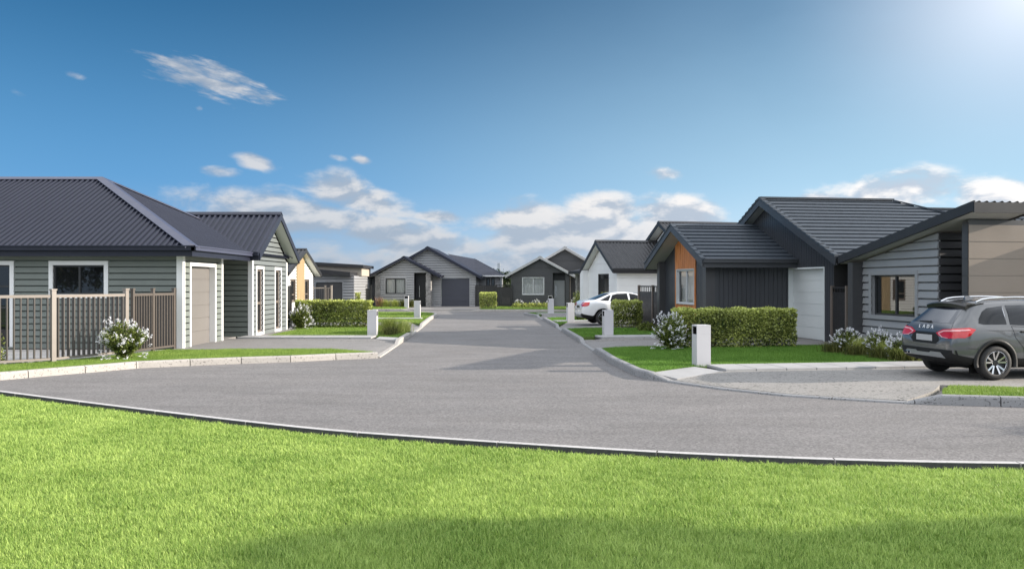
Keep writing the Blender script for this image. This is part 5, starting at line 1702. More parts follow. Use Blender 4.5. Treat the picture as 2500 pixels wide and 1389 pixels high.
def board_fence(pts, label, h=1.70, lattice=0.28, material='fence_black', posts=True, z=0.0, postmat=None):
    f = empty('board_fence', (pts[0][0], pts[0][1], z), 0, label, 'fence')
    o = Vector((pts[0][0], pts[0][1], 0))
    P = [Vector((p[0], p[1], 0)) - o for p in pts]
    for i, p in enumerate(P):
        a, b = P[max(0, i - 1)], P[min(len(P) - 1, i + 1)]
        fence_post(f, p, h + 0.03, 0.10, postmat or material, math.atan2((b - a).y, (b - a).x), False)
    for a, b in zip(P, P[1:]):
        d = (b - a).normalized(); L = (b - a).length; s = Vector((-d.y, d.x, 0))
        mb = MB()
        n = max(2, round((L - .1) / 0.15))
        for k in range(n):
            c = a + d * (0.05 + (L - 0.1) * k / n)
            mb.obox(c - s * 0.012 + Vector((0, 0, 0.03)), d * ((L - 0.1) / n - 0.006), s * 0.024, (0, 0, h - lattice - 0.03))
        mb.obox(a + d * 0.05 - s * .02 + Vector((0, 0, h - lattice)), d * (L - 0.1), s * 0.04, (0, 0, 0.04))
        mb.build('board_panel', material, f)
        if lattice:
            mb = MB()
            n = max(2, round((L - .1) / 0.22))
            for k in range(n + 1):
                c = a + d * (0.06 + (L - 0.12) * k / n)
                mb.obox(c - d * .012 - s * .012 + Vector((0, 0, h - lattice + 0.04)), d * 0.024, s * 0.024, (0, 0, lattice - 0.09))
            mb.obox(a + d * 0.05 - s * .02 + Vector((0, 0, h - 0.05)), d * (L - 0.1), s * 0.04, (0, 0, 0.05))
            mb.build('top_slats', material, f)
    return f

picket_fence([(-13.6, 16.2), (-12.1, 17.15), (-10.52, 18.78), (-9.78, 20.75)], 'tall taupe picket fence along kerb in front of sage house')
picket_fence([(-9.70, 20.95), (-9.58, 21.85), (-9.38, 22.72)], 'short taupe picket fence section running back to garage corner', step=0.12, pw=0.075, material='fence_brown_shaded')
picket_fence([(-12.95, 53.2), (-12.2, 53.5), (-11.75, 53.3)], 'brown picket fence beyond sunlit white house', step=0.12)
board_fence([(6.05, 32.35), (5.83, 33.9), (5.52, 35.6)], 'black board fence with slatted top between charcoal house and white house', postmat='post_brown')
board_fence([(9.72, 24.85), (9.72, 23.75)], 'black board gate between charcoal house and grey house', postmat='post_brown', lattice=0.2)
board_fence([(-12.0, 62.4), (-10.75, 62.6)], 'black board fence left of grey twin gable house', h=1.66)
board_fence([(-2.85, 64.4), (-1.28, 64.3)], 'black board fence right of navy garage', h=1.6, lattice=0.0)
board_fence([(-1.22, 63.6), (-0.02, 63.5)], 'black board fence left of charcoal twin gable house', h=1.68, lattice=0.2)
board_fence([(-8.82, 32.05), (-8.95, 33.1)], 'dark brown board fence end at corner of sage house', h=1.66, lattice=0.0, material='fence_black')

def letterbox(loc, rz, label, h=0.89, w=0.30, d=0.32):
    """square pillar letterbox; the slot faces local -x"""
    b = empty('letterbox', loc, rz, label, 'letterbox', 'white pillar letterboxes')
    t = 0.022
    zs0, zs1 = h - 0.205, h - 0.035
    mb = MB()
    x0, x1, y0, y1 = -d / 2, d / 2, -w / 2, w / 2
    mb.box(x0, x1, y0, y1, -0.04, zs0)
    mb.box(x0, x1, y0, y1, zs1, h)
    mb.box(x0, x1, y0, y0 + t, zs0, zs1); mb.box(x0, x1, y1 - t, y1, zs0, zs1)
    mb.box(x0 + 0.2, x1, y0 + t, y1 - t, zs0, zs1)
    # weld into one shell
    bm = bmesh.new()
    me = bpy.data.meshes.new('body'); me.from_pydata(mb.v, [], mb.f)
    bm.from_mesh(me)
    bm.to_mesh(me); bm.free()
    me.materials.append(MATS['letterbox_white'])
    o = link('body', me, b)
    md = o.modifiers.new('bevel', 'BEVEL'); md.width = 0.004; md.segments = 2; md.limit_method = 'ANGLE'
    mb = MB()
    e = 0.002
    mb.quad((x0 + .02, y0 + t + e, zs0 + e), (x0 + .198, y0 + t + e, zs0 + e), (x0 + .198, y1 - t - e, zs0 + e), (x0 + .02, y1 - t - e, zs0 + e))
    mb.quad((x0 + .198, y0 + t + e, zs0 + e), (x0 + .198, y1 - t - e, zs0 + e), (x0 + .198, y1 - t - e, zs1 - e), (x0 + .198, y0 + t + e, zs1 - e))
    mb.quad((x0 + .02, y0 + t + e, zs0 + e), (x0 + .02, y0 + t + e, zs1 - e), (x0 + .198, y0 + t + e, zs1 - e), (x0 + .198, y0 + t + e, zs0 + e))
    mb.quad((x0 + .02, y1 - t - e, zs0 + e), (x0 + .02, y1 - t - e, zs1 - e), (x0 + .198, y1 - t - e, zs1 - e), (x0 + .198, y1 - t - e, zs0 + e))
    mb.quad((x0 + .02, y0 + t + e, zs1 - e), (x0 + .198, y0 + t + e, zs1 - e), (x0 + .198, y1 - t - e, zs1 - e), (x0 + .02, y1 - t - e, zs1 - e))
    mb.build('slot', 'void_black', o)
    return b
letterbox((4.17, 18.05, 0), AH, 'large white pillar letterbox on shaded lawn before long hedge')
letterbox((3.28, 28.05, 0), AH, 'white pillar letterbox in front of white car wheel')
letterbox((2.74, 38.5, 0), AH, 'white pillar letterbox left of white car tail', w=0.32)
letterbox((2.31, 48.8, 0), AH, 'white pillar letterbox in front of fluted grey door')
letterbox((-4.78, 28.1, 0), R(180), 'large white pillar letterbox beside yellow grass clump')
letterbox((-4.98, 43.1, 0), R(180), 'white pillar letterbox in front of black front door')
letterbox((-7.85, 61.0, 0), R(90), 'small far white letterbox before grey house window')
letterbox((2.85, 61.0, 0), R(90), 'small far letterbox peeping above another by fluted grey door')

# ------------------------------------------------------------------ cars
def paint(name, col, flake=0.0, rough=0.28):
    m = mat(name, col, rough, 0.02, 3.0, metallic=flake, coat=1.0, spec=0.5)
    return m
paint('grey_paint', (0.115, 0.118, 0.122), 0.25, 0.18)
paint('white_car_paint', (0.80, 0.80, 0.80), 0.0, 0.3)
mat('cladding', (0.013, 0.0135, 0.014), 0.6, 0.05, spec=0.3)
mat('tyre', (0.022, 0.021, 0.021), 0.75, 0.15, 8)
mat('rim_alloy', (0.70, 0.70, 0.71), 0.15, 0.03, 3, metallic=1.0)
mat('rim_dark', (0.02, 0.02, 0.021), 0.3, 0.05, 3)
mat('lamp_red', (0.55, 0.008, 0.012), 0.12, 0.15, 9, coat=1.0)
mat('lamp_clear', (0.78, 0.38, 0.38), 0.12, 0.1, 9, coat=1.0)
mat('badge_white', (0.85, 0.86, 0.87), 0.3, 0.02, 3)
mat('chrome', (0.85, 0.85, 0.86), 0.10, 0.02, 3, metallic=1.0)
mat('plate_grey', (0.42, 0.42, 0.42), 0.5, 0.03)
mat('skid_silver', (0.30, 0.31, 0.32), 0.35, 0.03, metallic=0.6)

CARS = {
 'wagon': dict(L=4.42, ax=(0.86, 3.50), r=0.322, W=[(0, .68), (.03, .76), (.10, .82), (.3, .862), (.7, .88), (3.6, .88), (4.05, .84), (4.28, .74), (4.42, .55)],
   zb=[(0, .40), (.08, .33), (.45, .24), (3.9, .22), (4.42, .32)],
   belt=[(0, .90), (.5, 1.00), (1.3, .985), (2.9, .93), (3.3, .91), (4.42, .70)],
   top=[(0, .64), (.025, .80), (.07, .97), (.13, 1.04), (.26, 1.16), (.40, 1.29), (.54, 1.41), (.68, 1.475), (.9, 1.50), (1.6, 1.525), (2.2, 1.50), (2.55, 1.43), (2.9, 1.24), (3.3, 1.01), (3.45, .97), (4.0, .90), (4.28, .80), (4.42, .62)],
   wr=[(0, .5), (.4, .53), (.8, .575), (2.2, .585), (3.2, .62), (4.42, .4)]),
 'sedan': dict(L=4.41, ax=(0.92, 3.55), r=0.318, W=[(0, .66), (.03, .75), (.10, .82), (.3, .86), (.7, .875), (3.6, .875), (4.05, .84), (4.28, .74), (4.42, .55)],
   zb=[(0, .36), (.08, .30), (.45, .22), (3.9, .20), (4.42, .30)],
   belt=[(0, .92), (.5, 1.00), (1.3, .97), (2.9, .93), (3.3, .91), (4.42, .70)],
   top=[(0, .62), (.02, .82), (.06, .99), (.12, 1.05), (.3, 1.075), (.55, 1.10), (.8, 1.19), (1.05, 1.30), (1.3, 1.39), (1.6, 1.445), (1.95, 1.46), (2.3, 1.44), (2.6, 1.38), (2.9, 1.22), (3.3, 1.00), (3.45, .96), (4.0, .88), (4.28, .78), (4.42, .60)],
   wr=[(0, .5), (.5, .50), (1.0, .52), (1.5, .555), (2.2, .57), (3.2, .62), (4.42, .4)]),
}

def smooth_interp(tab, x):
    xs, ys = zip(*tab)
    return float(np.interp(x, xs, ys))

def car_body(parent, c, paintmat):
    L = c['L']; Ra = c['r'] + 0.065
    st = [0.0, .03, .08, .16, .28, .40, .54, .68, 1.6, 1.9, 2.2, 2.5, 2.8, 3.05, 4.05, 4.2, 4.32, 4.42]
    for a in c['ax']:
        st += [a + d for d in (-.50, -Ra - .02, -Ra + .03, -.30, -.17, 0, .17, .30, Ra - .03, Ra + .02, .50)]
    st = sorted(set(round(s, 3) for s in st if s <= L))
    # drop near duplicates
    ss = [st[0]]
    for s in st[1:]:
        if s - ss[-1] > 0.024: ss.append(s)
    st = ss
    rings = []
    for x in st:
        W = smooth_interp(c['W'], x); zb = smooth_interp(c['zb'], x); zt = smooth_interp(c['top'], x); bl = smooth_interp(c['belt'], x)
        wr = min(smooth_interp(c['wr'], x), W - 0.05)
        t = min(1, max(0, (zt - bl) / 0.42))
        be = min(bl, zt - 0.05)
        wb = W - 0.055
        zm = min(0.64, be - 0.06)
        hi = [(wb, be), ((wb + wr) / 2 + 0.018, (be + zt - 0.07) / 2 + 0.01), (wr, zt - 0.065), (wr * .84, zt - 0.018), (wr * .45, zt - 0.003), (0, zt)]
        lo = [(wb, be), (wb * .93, zt - 0.028), (wb * .80, zt - 0.014), (wb * .6, zt - 0.006), (wb * .33, zt - 0.001), (0, zt)]
        up = [(a[0] * t + b[0] * (1 - t), a[1] * t + b[1] * (1 - t)) for a, b in zip(hi, lo)]
        ring = [(0, zb), (W * .55, zb), (W * .90, zb + 0.015), (W * .985, zb + 0.15), (W, zm), (W * .99, be - 0.05)] + up
        for a in c['ax']:
            dx = abs(x - a)
            if dx < Ra + 0.001:
                za = c['r'] + math.sqrt(max(0, Ra * Ra - dx * dx))
                ring = [ring[0], (ring[1][0], max(ring[1][1], za * .8)), (ring[2][0], max(ring[2][1], za)), (ring[3][0], max(ring[3][1], za + 0.012)), (ring[4][0], max(ring[4][1], za + 0.05)), (ring[5][0], max(ring[5][1], za + 0.12))] + ring[6:]
        rings.append((x, ring))
    V, F, M = [], [], []
    n = len(rings[0][1])
    full = 2 * n - 2
    for x, ring in rings:
        pts = [(y, z) for y, z in ring] + [(-y, z) for y, z in reversed(ring[1:-1])]
        V += [(x, y, z) for y, z in pts]
    for i in range(len(rings) - 1):
        for k in range(full):
            k2 = (k + 1) % full
            F.append((i * full + k, i * full + k2, (i + 1) * full + k2, (i + 1) * full + k))
            kk = min(k, full - 1 - k)
            M.append(1 if kk < 3 else 0)
    F.append(tuple(range(full))); M.append(0)
    F.append(tuple(reversed([(len(rings) - 1) * full + k for k in range(full)]))); M.append(0)
    me = bpy.data.meshes.new('body')
    me.from_pydata(V, [], F)
    me.materials.append(MATS[paintmat]); me.materials.append(MATS['cladding'])
    me.polygons.foreach_set('material_index', M)
    me.polygons.foreach_set('use_smooth', [True] * len(F))
    bm = bmesh.new(); bm.from_mesh(me); bmesh.ops.recalc_face_normals(bm, faces=bm.faces); bm.to_mesh(me); bm.free()
    o = link('body', me, parent)
    md = o.modifiers.new('subsurf', 'SUBSURF'); md.levels = 2; md.render_levels = 2
    # evaluated copy for fitting panes, lamps and seams to the surface
    tmp = bpy.data.objects.new('tmp', me); COL.objects.link(tmp)
    m2 = tmp.modifiers.new('s', 'SUBSURF'); m2.levels = 2
    dg = bpy.context.evaluated_depsgraph_get()
    ev = tmp.evaluated_get(dg); em = ev.to_mesh()
    bv = BVHTree.FromPolygons([v.co.copy() for v in em.vertices], [tuple(p.vertices) for p in em.polygons])
    ev.to_mesh_clear()
    bpy.data.objects.remove(tmp)
    return o, bv

def patch(name, bv, poly, axis, sgn, material, parent, off=0.004, nx=22, nz=9, thick=0.0):
    """polygon in the plane across `axis`, laid onto the body from that side ('y': poly is (x,z); 'x': poly is (y,z))"""
    lo, hi = min(p[0] for p in poly), max(p[0] for p in poly)
    def zr(u):
        vs = []
        for i in range(len(poly)):
            a, b = poly[i], poly[(i + 1) % len(poly)]
            if (a[0] - u) * (b[0] - u) <= 0 and abs(a[0] - b[0]) > 1e-9:
                t = (u - a[0]) / (b[0] - a[0]); vs.append(a[1] + t * (b[1] - a[1]))
        return (min(vs), max(vs)) if vs else (0, 0)
    us = sorted(set([lo + 1e-5, hi - 1e-5] + [min(max(p[0], lo + 1e-5), hi - 1e-5) for p in poly] + list(np.linspace(lo + 1e-5, hi - 1e-5, nx))))
    V, F = [], []
    for u in us:
        z0, z1 = zr(u)
        for k in range(nz + 1):
            z = z0 + (z1 - z0) * k / nz
            if axis == 'y': org, d = Vector((u, sgn * 3.0, z)), Vector((0, -sgn, 0))
            else: org, d = Vector((sgn * 3.0 + 2.2, u, z)), Vector((-sgn, 0, 0))
            hit = bv.ray_cast(org, d)
            if hit[0] is None:
                hit = bv.find_nearest(org + d * 3.0)
            p, nn = hit[0], hit[1]
            if nn.dot(d) > 0: nn = -nn
            V.append(p + nn * off)
    c = nz + 1
    for i in range(len(us) - 1):
        for k in range(nz):
            F.append((i * c + k, i * c + k + 1, (i + 1) * c + k + 1, (i + 1) * c + k))
    me = bpy.data.meshes.new(name); me.from_pydata([tuple(v) for v in V], [], F)
    me.materials.append(MATS[material])
    me.polygons.foreach_set('use_smooth', [True] * len(F))
    o = link(name, me, parent)
    if thick:
        md = o.modifiers.new('solid', 'SOLIDIFY'); md.thickness = thick; md.offset = 0
    return o

def seam(mb, bv, pts, axis, sgn, rad=0.004, off=0.0, n=14):
    out = []
    for a, b in zip(pts, pts[1:]):
        for k in range(n):
            t = k / n
            u, z = a[0] + (b[0] - a[0]) * t, a[1] + (b[1] - a[1]) * t
            if axis == 'y': org, d = Vector((u, sgn * 3, z)), Vector((0, -sgn, 0))
            else: org, d = Vector((sgn * 3 + 2.2, u, z)), Vector((-sgn, 0, 0))
            h = bv.ray_cast(org, d)
            if h[0] is not None: out.append(h[0] - d * off)
    if len(out) > 1: mb.tube(out, rad, 5)

def car_wheel(parent, x, y, r, side, spokes=5):
    """tyre mesh with rim, hub and brake disc as children; side = -1 right, +1 left"""
    w = 0.215
    mb = MB()
    prof = [(r * .66, -w / 2 + .012), (r * .70, -w / 2), (r * .93, -w / 2), (r * .985, -w / 2 + .03), (r, -w / 2 + .06), (r, w / 2 - .06), (r * .985, w / 2 - .03), (r * .93, w / 2), (r * .70, w / 2), (r * .66, w / 2 - .012)]
    N = 40
    def lathe(mb, prof, N=40):
        b = len(mb.v)
        for k in range(N):
            a = 2 * math.pi * k / N
            for rr, yy in prof: mb.v.append((rr * math.cos(a), yy * side, rr * math.sin(a)))
        m = len(prof)
        for k in range(N):
            for j in range(m - 1):
                mb.f.append((b + k * m + j, b + ((k + 1) % N) * m + j, b + ((k + 1) % N) * m + j + 1, b + k * m + j + 1)); mb.mi.append(mb.cur)
    lathe(mb, prof)
    t = mb.build('wheel', 'tyre', parent, smooth=True, loc=(x, y, r))
    mb = MB()
    lathe(mb, [(r * .64, -.08), (r * .655, w / 2 - .03), (r * .69, w / 2 - .012), (r * .70, w / 2 - .004), (r * .675, w / 2 - .002), (r * .655, w / 2 - .02)])
    # paired spokes
    for k in range(spokes):
        a0 = 2 * math.pi * k / spokes + 0.32
        for s in (-1, 1):
            a1, a2 = a0 + s * 0.10, a0 + s * 0.26
            p = Vector((math.cos(a1) * r * .14, (w / 2 - .045) * side, math.sin(a1) * r * .14))
            q = Vector((math.cos(a2) * r * .665, (w / 2 - .018) * side, math.sin(a2) * r * .665))
            d = (q - p); tn = Vector((-d.z, 0, d.x)).normalized() * 0.0135
            yv = Vector((0, -0.02 * side, 0))
            mb.add([p - tn, p + tn, q + tn * 1.25, q - tn * 1.25, p - tn + yv, p + tn + yv, q + tn * 1.25 + yv, q - tn * 1.25 + yv], ((0, 1, 2, 3), (0, 4, 5, 1), (2, 6, 7, 3), (1, 5, 6, 2), (3, 7, 4, 0)))
    mb.build('rim', 'rim_alloy', t, smooth=False)
    mb = MB()
    lathe(mb, [(0.001, w / 2 - .032), (r * .16, w / 2 - .034), (r * .19, w / 2 - .05)], 20)
    mb.cur = 0
    lathe(mb, [(0.001, -.02), (r * .645, -.02)], 30)
    mb.build('hub', 'rim_dark', t)
    return t

def text_mesh(name, txt, size, parent, loc, rot, material, spacing=1.0, depth=0.004):
    cu = bpy.data.curves.new(name, 'FONT')
    cu.body = txt; cu.size = size; cu.space_character = spacing; cu.extrude = depth; cu.align_x = 'CENTER'; cu.align_y = 'CENTER'
    o = bpy.data.objects.new(name + '_tmp', cu); COL.objects.link(o)
    dg = bpy.context.evaluated_depsgraph_get(); dg.update()
    me = bpy.data.meshes.new_from_object(o.evaluated_get(dg))
    bpy.data.objects.remove(o)
    me.name = name
    me.materials.clear(); me.materials.append(MATS[material])
    r = link(name, me, parent)
    r.location = loc; r.rotation_euler = rot
    return r

def car(kind, loc, rz, paintmat, label):
    c = CARS[kind]
    root = empty('car', loc, rz, label, 'car')
    body, bv = car_body(root, c, paintmat)
    r = c['r']
    for a in c['ax']:
        car_wheel(root, a, -0.775, r, -1); car_wheel(root, a, 0.775, r, 1)
        for s in (-1, 1):
            mb = MB()   # wheel housing
            N = 20
            b = len(mb.v)
            for k in range(N + 1):
                an = math.pi * k / N
                for y, rr in ((s * 0.86, r + .055), (s * 0.55, r + .055)): mb.v.append((a + math.cos(an) * rr, y, r + math.sin(an) * rr))
            for k in range(N): mb.f.append((b + 2 * k, b + 2 * k + 1, b + 2 * k + 3, b + 2 * k + 2)); mb.mi.append(0)
            mb.add([(a - r, s * .55, .1), (a + r, s * .55, .1), (a + r, s * .55, r * 2 + .05), (a - r, s * .55, r * 2 + .05)], ((0, 1, 2, 3),))
            mb.build('wheel_housing', 'cladding' if kind == 'wagon' else 'void_black', root)
            if kind == 'wagon':
                mb = MB()   # arch flare
                rings = []
                for k in range(25):
                    an = math.pi * (-0.06 + 1.12 * k / 24)
                    cx, cz = math.cos(an), math.sin(an)
                    def hit(rr):
                        p = bv.ray_cast(Vector((a + cx * rr, s * 3, r + cz * rr)), Vector((0, -s, 0)))
                        return p[0].y if p[0] is not None and abs(p[0].y) > 0.7 else s * 0.868
                    yo = hit(r + .13); yi = hit(r + .10)
                    yy = s * max(abs(yo), abs(yi), .86)
                    rings.append([(a + cx * (r + .045), yy - s * .06, r + cz * (r + .045)), (a + cx * (r + .052), yy + s * .012, r + cz * (r + .052)), (a + cx * (r + .115), yy + s * .010, r + cz * (r + .115)), (a + cx * (r + .125), yy - s * .012, r + cz * (r + .125))])
                b = len(mb.v)
                for g in rings: mb.v.extend(g)
                for k in range(24):
                    for j in range(3): mb.f.append((b + 4 * k + j, b + 4 * k + j + 1, b + 4 * k + 5 + j, b + 4 * k + 4 + j)); mb.mi.append(0)
                mb.build('wheel_arch', 'cladding', root, smooth=True)
    if kind == 'wagon':
        side = {'a': [(.56, 1.055), (.60, 1.14), (.72, 1.27), (.84, 1.335), (1.17, 1.375), (1.12, 1.035), (.66, 1.035)],
                'b': [(1.19, 1.03), (1.235, 1.385), (1.95, 1.395), (1.98, .99)],
                'c': [(2.05, .985), (2.04, 1.395), (2.28, 1.375), (2.52, 1.31), (2.98, 1.03), (2.98, .97)]}
        rear = [(-.60, 1.045), (-.47, 1.36), (.47, 1.36), (.60, 1.045)]
    else:
        side = {'a': [(.78, 1.055), (1.28, 1.28), (1.32, 1.25), (1.18, 1.04)],
                'b': [(1.25, 1.03), (1.40, 1.29), (1.62, 1.345), (2.08, 1.365), (2.10, .985)],
                'c': [(2.17, .98), (2.15, 1.365), (2.40, 1.33), (2.60, 1.27), (3.0, 1.02), (3.0, .965)]}
        rear = [(-.60, 1.10), (-.48, 1.36), (.48, 1.36), (.60, 1.10)]
    for s in (-1, 1):
        for k, poly in side.items():
            patch('window', bv, poly, 'y', s, 'glass_car', root, 0.004)
    patch('rear_window', bv, rear, 'x', -1, 'glass_sky' if kind == 'wagon' else 'glass_car', root, 0.004, 24, 10)
    patch('windscreen', bv, [(-.66, 1.02), (-.52, 1.42), (.52, 1.42), (.66, 1.02)], 'x', 1, 'glass_car', root, 0.004, 24, 10)
    # seams
    mb = MB()
    for s in (-1, 1):
        if kind == 'wagon':
            seam(mb, bv, [(1.20, 1.0), (1.25, .80), (1.42, .60), (1.47, .40), (1.47, .33)], 'y', s)
            seam(mb, bv, [(2.02, .98), (2.02, .35)], 'y', s); seam(mb, bv, [(.30, .60), (.50, .58), (.62, .64)], 'y', s)
            seam(mb, bv, [(1.2, 1.0), (3.0, .93)], 'y', s, 0.005)
        else:
            seam(mb, bv, [(1.27, 1.0), (1.32, .80), (1.46, .60), (1.5, .33)], 'y', s); seam(mb, bv, [(2.13, .98), (2.13, .33)], 'y', s)
    if kind == 'wagon':
        seam(mb, bv, [(-.62, 1.03), (-.66, .96), (-.40, .70), (.40, .70), (.66, .96), (.62, 1.03)], 'x', -1, 0.004)
    else:
        seam(mb, bv, [(-.62, 1.0), (-.55, .66), (.55, .66), (.62, 1.0)], 'x', -1, 0.004)
    mb.build('panel_gap', 'void_black', body, smooth=True)
    # tail lights wrap round the corner
    for s in (-1, 1):
        if kind == 'wagon':
            t = patch('tail_light', bv, sorted_poly([(s * .30, .855), (s * .46, .93), (s * .80, .955), (s * .80, .78), (s * .62, .77), (s * .42, .80)]), 'x', -1, 'lamp_red', root, 0.010, 18, 6)
            patch('side_lens', bv, [(.10, .79), (.10, .955), (.36, .975), (.46, .945), (.34, .835), (.24, .79)], 'y', s, 'lamp_red', t, 0.009, 14, 6)
            patch('light_bar', bv, sorted_poly([(s * .36, .862), (s * .50, .915), (s * .80, .930), (s * .80, .905), (s * .52, .89), (s * .40, .85)]), 'x', -1, 'lamp_clear', t, 0.015, 16, 2)
            patch('light_bar', bv, [(.09, .905), (.09, .93), (.33, .945), (.36, .925)], 'y', s, 'lamp_clear', t, 0.014, 10, 2)
            patch('light_bar', bv, sorted_poly([(s * .38, .845), (s * .40, .85), (s * .52, .79), (s * .66, .782), (s * .66, .775), (s * .50, .778)]), 'x', -1, 'lamp_clear', t, 0.015, 16, 2)
        else:
            t = patch('tail_light', bv, sorted_poly([(s * .40, .88), (s * .52, .96), (s * .78, .97), (s * .78, .80), (s * .60, .79)]), 'x', -1, 'lamp_red', root, 0.010, 16, 6)
            patch('side_lens', bv, [(.08, .80), (.08, .97), (.34, .985), (.30, .86), (.2, .81)], 'y', s, 'lamp_red', t, 0.009, 12, 6)
            patch('light_bar', bv, sorted_poly([(s * .46, .87), (s * .54, .93), (s * .76, .94), (s * .76, .90), (s * .56, .89)]), 'x', -1, 'lamp_clear', t, 0.014, 12, 2)
        # door handles and mirrors
        for hx in ((1.36, 2.2) if kind == 'wagon' else (1.42, 2.3)):
            h = bv.ray_cast(Vector((hx, s * 3, .90)), Vector((0, -s, 0)))[0]
            MB().obox(h + Vector((0, s * .0, -.016)), (.20, 0, 0), (0, s * .032, 0), (0, 0, .030)).build('door_handle', 'cladding' if kind == 'wagon' else paintmat, root, bevel=0.008)
        h = bv.ray_cast(Vector((2.88, s * 3, 1.0)), Vector((0, -s, 0)))[0]
        MB().obox(h + Vector((-.04, s * .06, .0)), (.10, 0, 0), (0, s * .20, 0), (0, 0, .13)).obox(h + Vector((0, -s * .02, .02)), (.05, 0, 0), (0, s * .10, 0), (0, 0, .04)).build('wing_mirror', paintmat, root, bevel=0.02)
        patch('headlight', bv, sorted_poly([(s * .40, .66), (s * .46, .75), (s * .78, .80), (s * .78, .70)]), 'x', 1, 'lamp_clear', root, 0.008, 14, 5)
    def rx(y, z, off=0.0):
        h = bv.ray_cast(Vector((-2, y, z)), Vector((1, 0, 0)))[0]
        return h.x - off
    # plate panel
    if kind == 'wagon':
        pl = patch('plate_recess', bv, [(-.42, .74), (-.34, .86), (.34, .86), (.42, .74), (.34, .655), (-.34, .655)], 'x', -1, 'cladding', root, 0.006, 18, 6)
        x = rx(0, .76, .012)
        MB().box(x - .012, x, -.235, .235, .70, .815).build('number_plate', 'plate_grey', root, bevel=0.004)
        patch('chrome_strip', bv, [(-.33, .872), (.33, .872), (.28, .90), (-.28, .90)], 'x', -1, paintmat, pl, 0.016, 14, 2)
        for k, ch in enumerate('LADA'):
            yy = 0.235 - 0.125 * k
            text_mesh('letter', ch, 0.100, root, (rx(yy, .965, .008), yy, .963), (R(76), 0, R(-90)), 'badge_white', 1.0, 0.004)
        # lower bumper: cladding and silver skid plate
        bp = patch('bumper', bv, [(-.80, .44), (-.80, .56), (.80, .56), (.80, .44), (.6, .40), (-.6, .40)], 'x', -1, 'cladding', root, 0.008, 24, 6)
        patch('skid_plate', bv, [(-.62, .41), (-.50, .505), (-.22, .505), (-.18, .48), (.18, .48), (.22, .505), (.50, .505), (.62, .41)], 'x', -1, 'skid_silver', bp, 0.022, 24, 4)
        for k in (0, 1):
            mb = MB(); yy = .44 + .10 * k; x = rx(yy, .43)
            mb.box(x - .03, x + .1, yy - .042, yy + .042, .405, .465)
            mb.build('exhaust_tip', 'chrome', bp, bevel=0.012)
            MB().box(x - .033, x - .02, yy - .032, yy + .032, .414, .456).build('exhaust_bore', 'void_black', bp)
        # roof spoiler
        V = []
        for y in np.linspace(-.58, .58, 13):
            e = 1 - (abs(y) / .60) ** 4
            zt = smooth_interp(c['top'], .74) - 0.02 - 0.06 * (abs(y) / .6) ** 2
            V.append([(.84, y, zt + .022), (.44 + .05 * (abs(y) / .6) ** 2, y * .97, zt - 0.010), (.405 + .05 * (abs(y) / .6) ** 2, y * .97, zt - 0.040), (.425 + .05 * (abs(y) / .6) ** 2, y * .94, zt - 0.115), (.56, y * .92, zt - 0.10)])
        mb = MB()
        for i in range(12):
            for j in range(4):
                mb.cur = 0 if j == 0 else 1
                mb.quad(V[i][j], V[i + 1][j], V[i + 1][j + 1], V[i][j + 1])
        mb.cur = 1
        for e in (V[0], V[-1]): mb.add(e, ((0, 1, 2, 3, 4),))
        mb.build('spoiler', [paintmat, 'rim_dark'], root, smooth=False)
        # wiper
        x0 = rx(0, 1.075, .015)
        mb = MB(); mb.tube([(rx(-.02, 1.06, .02), -.02, 1.06), (rx(.15, 1.065, .03), .15, 1.068), (rx(.34, 1.06, .015), .34, 1.058)], [.022, .010, .006], 6)
        mb.build('wiper', 'rim_dark', root)
        # roof rails and aerial
        for s in (-1, 1):
            pts = []
            for xx in np.linspace(.72, 2.5, 14):
                h = bv.ray_cast(Vector((xx, s * .50, 3)), Vector((0, 0, -1)))[0]
                lift = .045 * min(1, (xx - .72) / .18) * min(1, (2.5 - xx) / .18)
                pts.append(h + Vector((0, 0, lift + .004)))
            MB().tube(pts, .017, 8).build('roof_rail', 'chrome', root, smooth=True)
        h = bv.ray_cast(Vector((.98, 0, 3)), Vector((0, 0, -1)))[0]
        mb = MB(); mb.add([h + Vector(p) for p in ((-.12, -.025, -.005), (.10, -.025, -.005), (.10, .025, -.005), (-.12, .025, -.005), (-.105, -.008, .055), (-.03, -.008, .06), (-.03, .008, .06), (-.105, .008, .055))], ((0, 1, 5, 4), (1, 2, 6, 5), (2, 3, 7, 6), (3, 0, 4, 7), (4, 5, 6, 7)))
        mb.build('aerial', paintmat, root, smooth=False)
        MB().box(2.0, 2.0 + .001, -.001, .001, .5, .501)
        patch('sunroof', bv, [(0, 0)] * 3, 'y', 1, 'cladding', root) if False else None
    else:
        x = rx(0, .76, .012)
        MB().box(x - .012, x, -.235, .235, .73, .84).build('number_plate', 'rim_dark', root, bevel=0.004)
        bp = patch('bumper', bv, [(-.62, .33), (-.50, .44), (.50, .44), (.62, .33)], 'x', -1, 'skid_silver', root, 0.012, 20, 4)
        MB().tube([(rx(y, 1.04, -.02), y, 1.055) for y in (-.5, 0, .5)], .012, 6).build('boot_lip', paintmat, root)
    MB().box(.5, 3.9, -.55, .55, .20, .30).build('underbody', 'void_black', root)
    return root

def sorted_poly(p):
    return p
# near rear wheel of the grey wagon stands at (9.0, 15.3)
ca, sa = 0.9897, 0.1435
car('wagon', (8.87 - .86 * ca, 16.07 - .86 * sa, 0), AH, 'grey_paint', 'dark grey estate car with roof rails parked tail first on driveway')
a2 = math.atan2(.16, .987)
car('sedan', (3.96 - .92 * .987 - .80 * .16, 35.7 + .80 * .987 - .92 * .16, 0), a2, 'white_car_paint', 'white saloon car parked in front of white house')

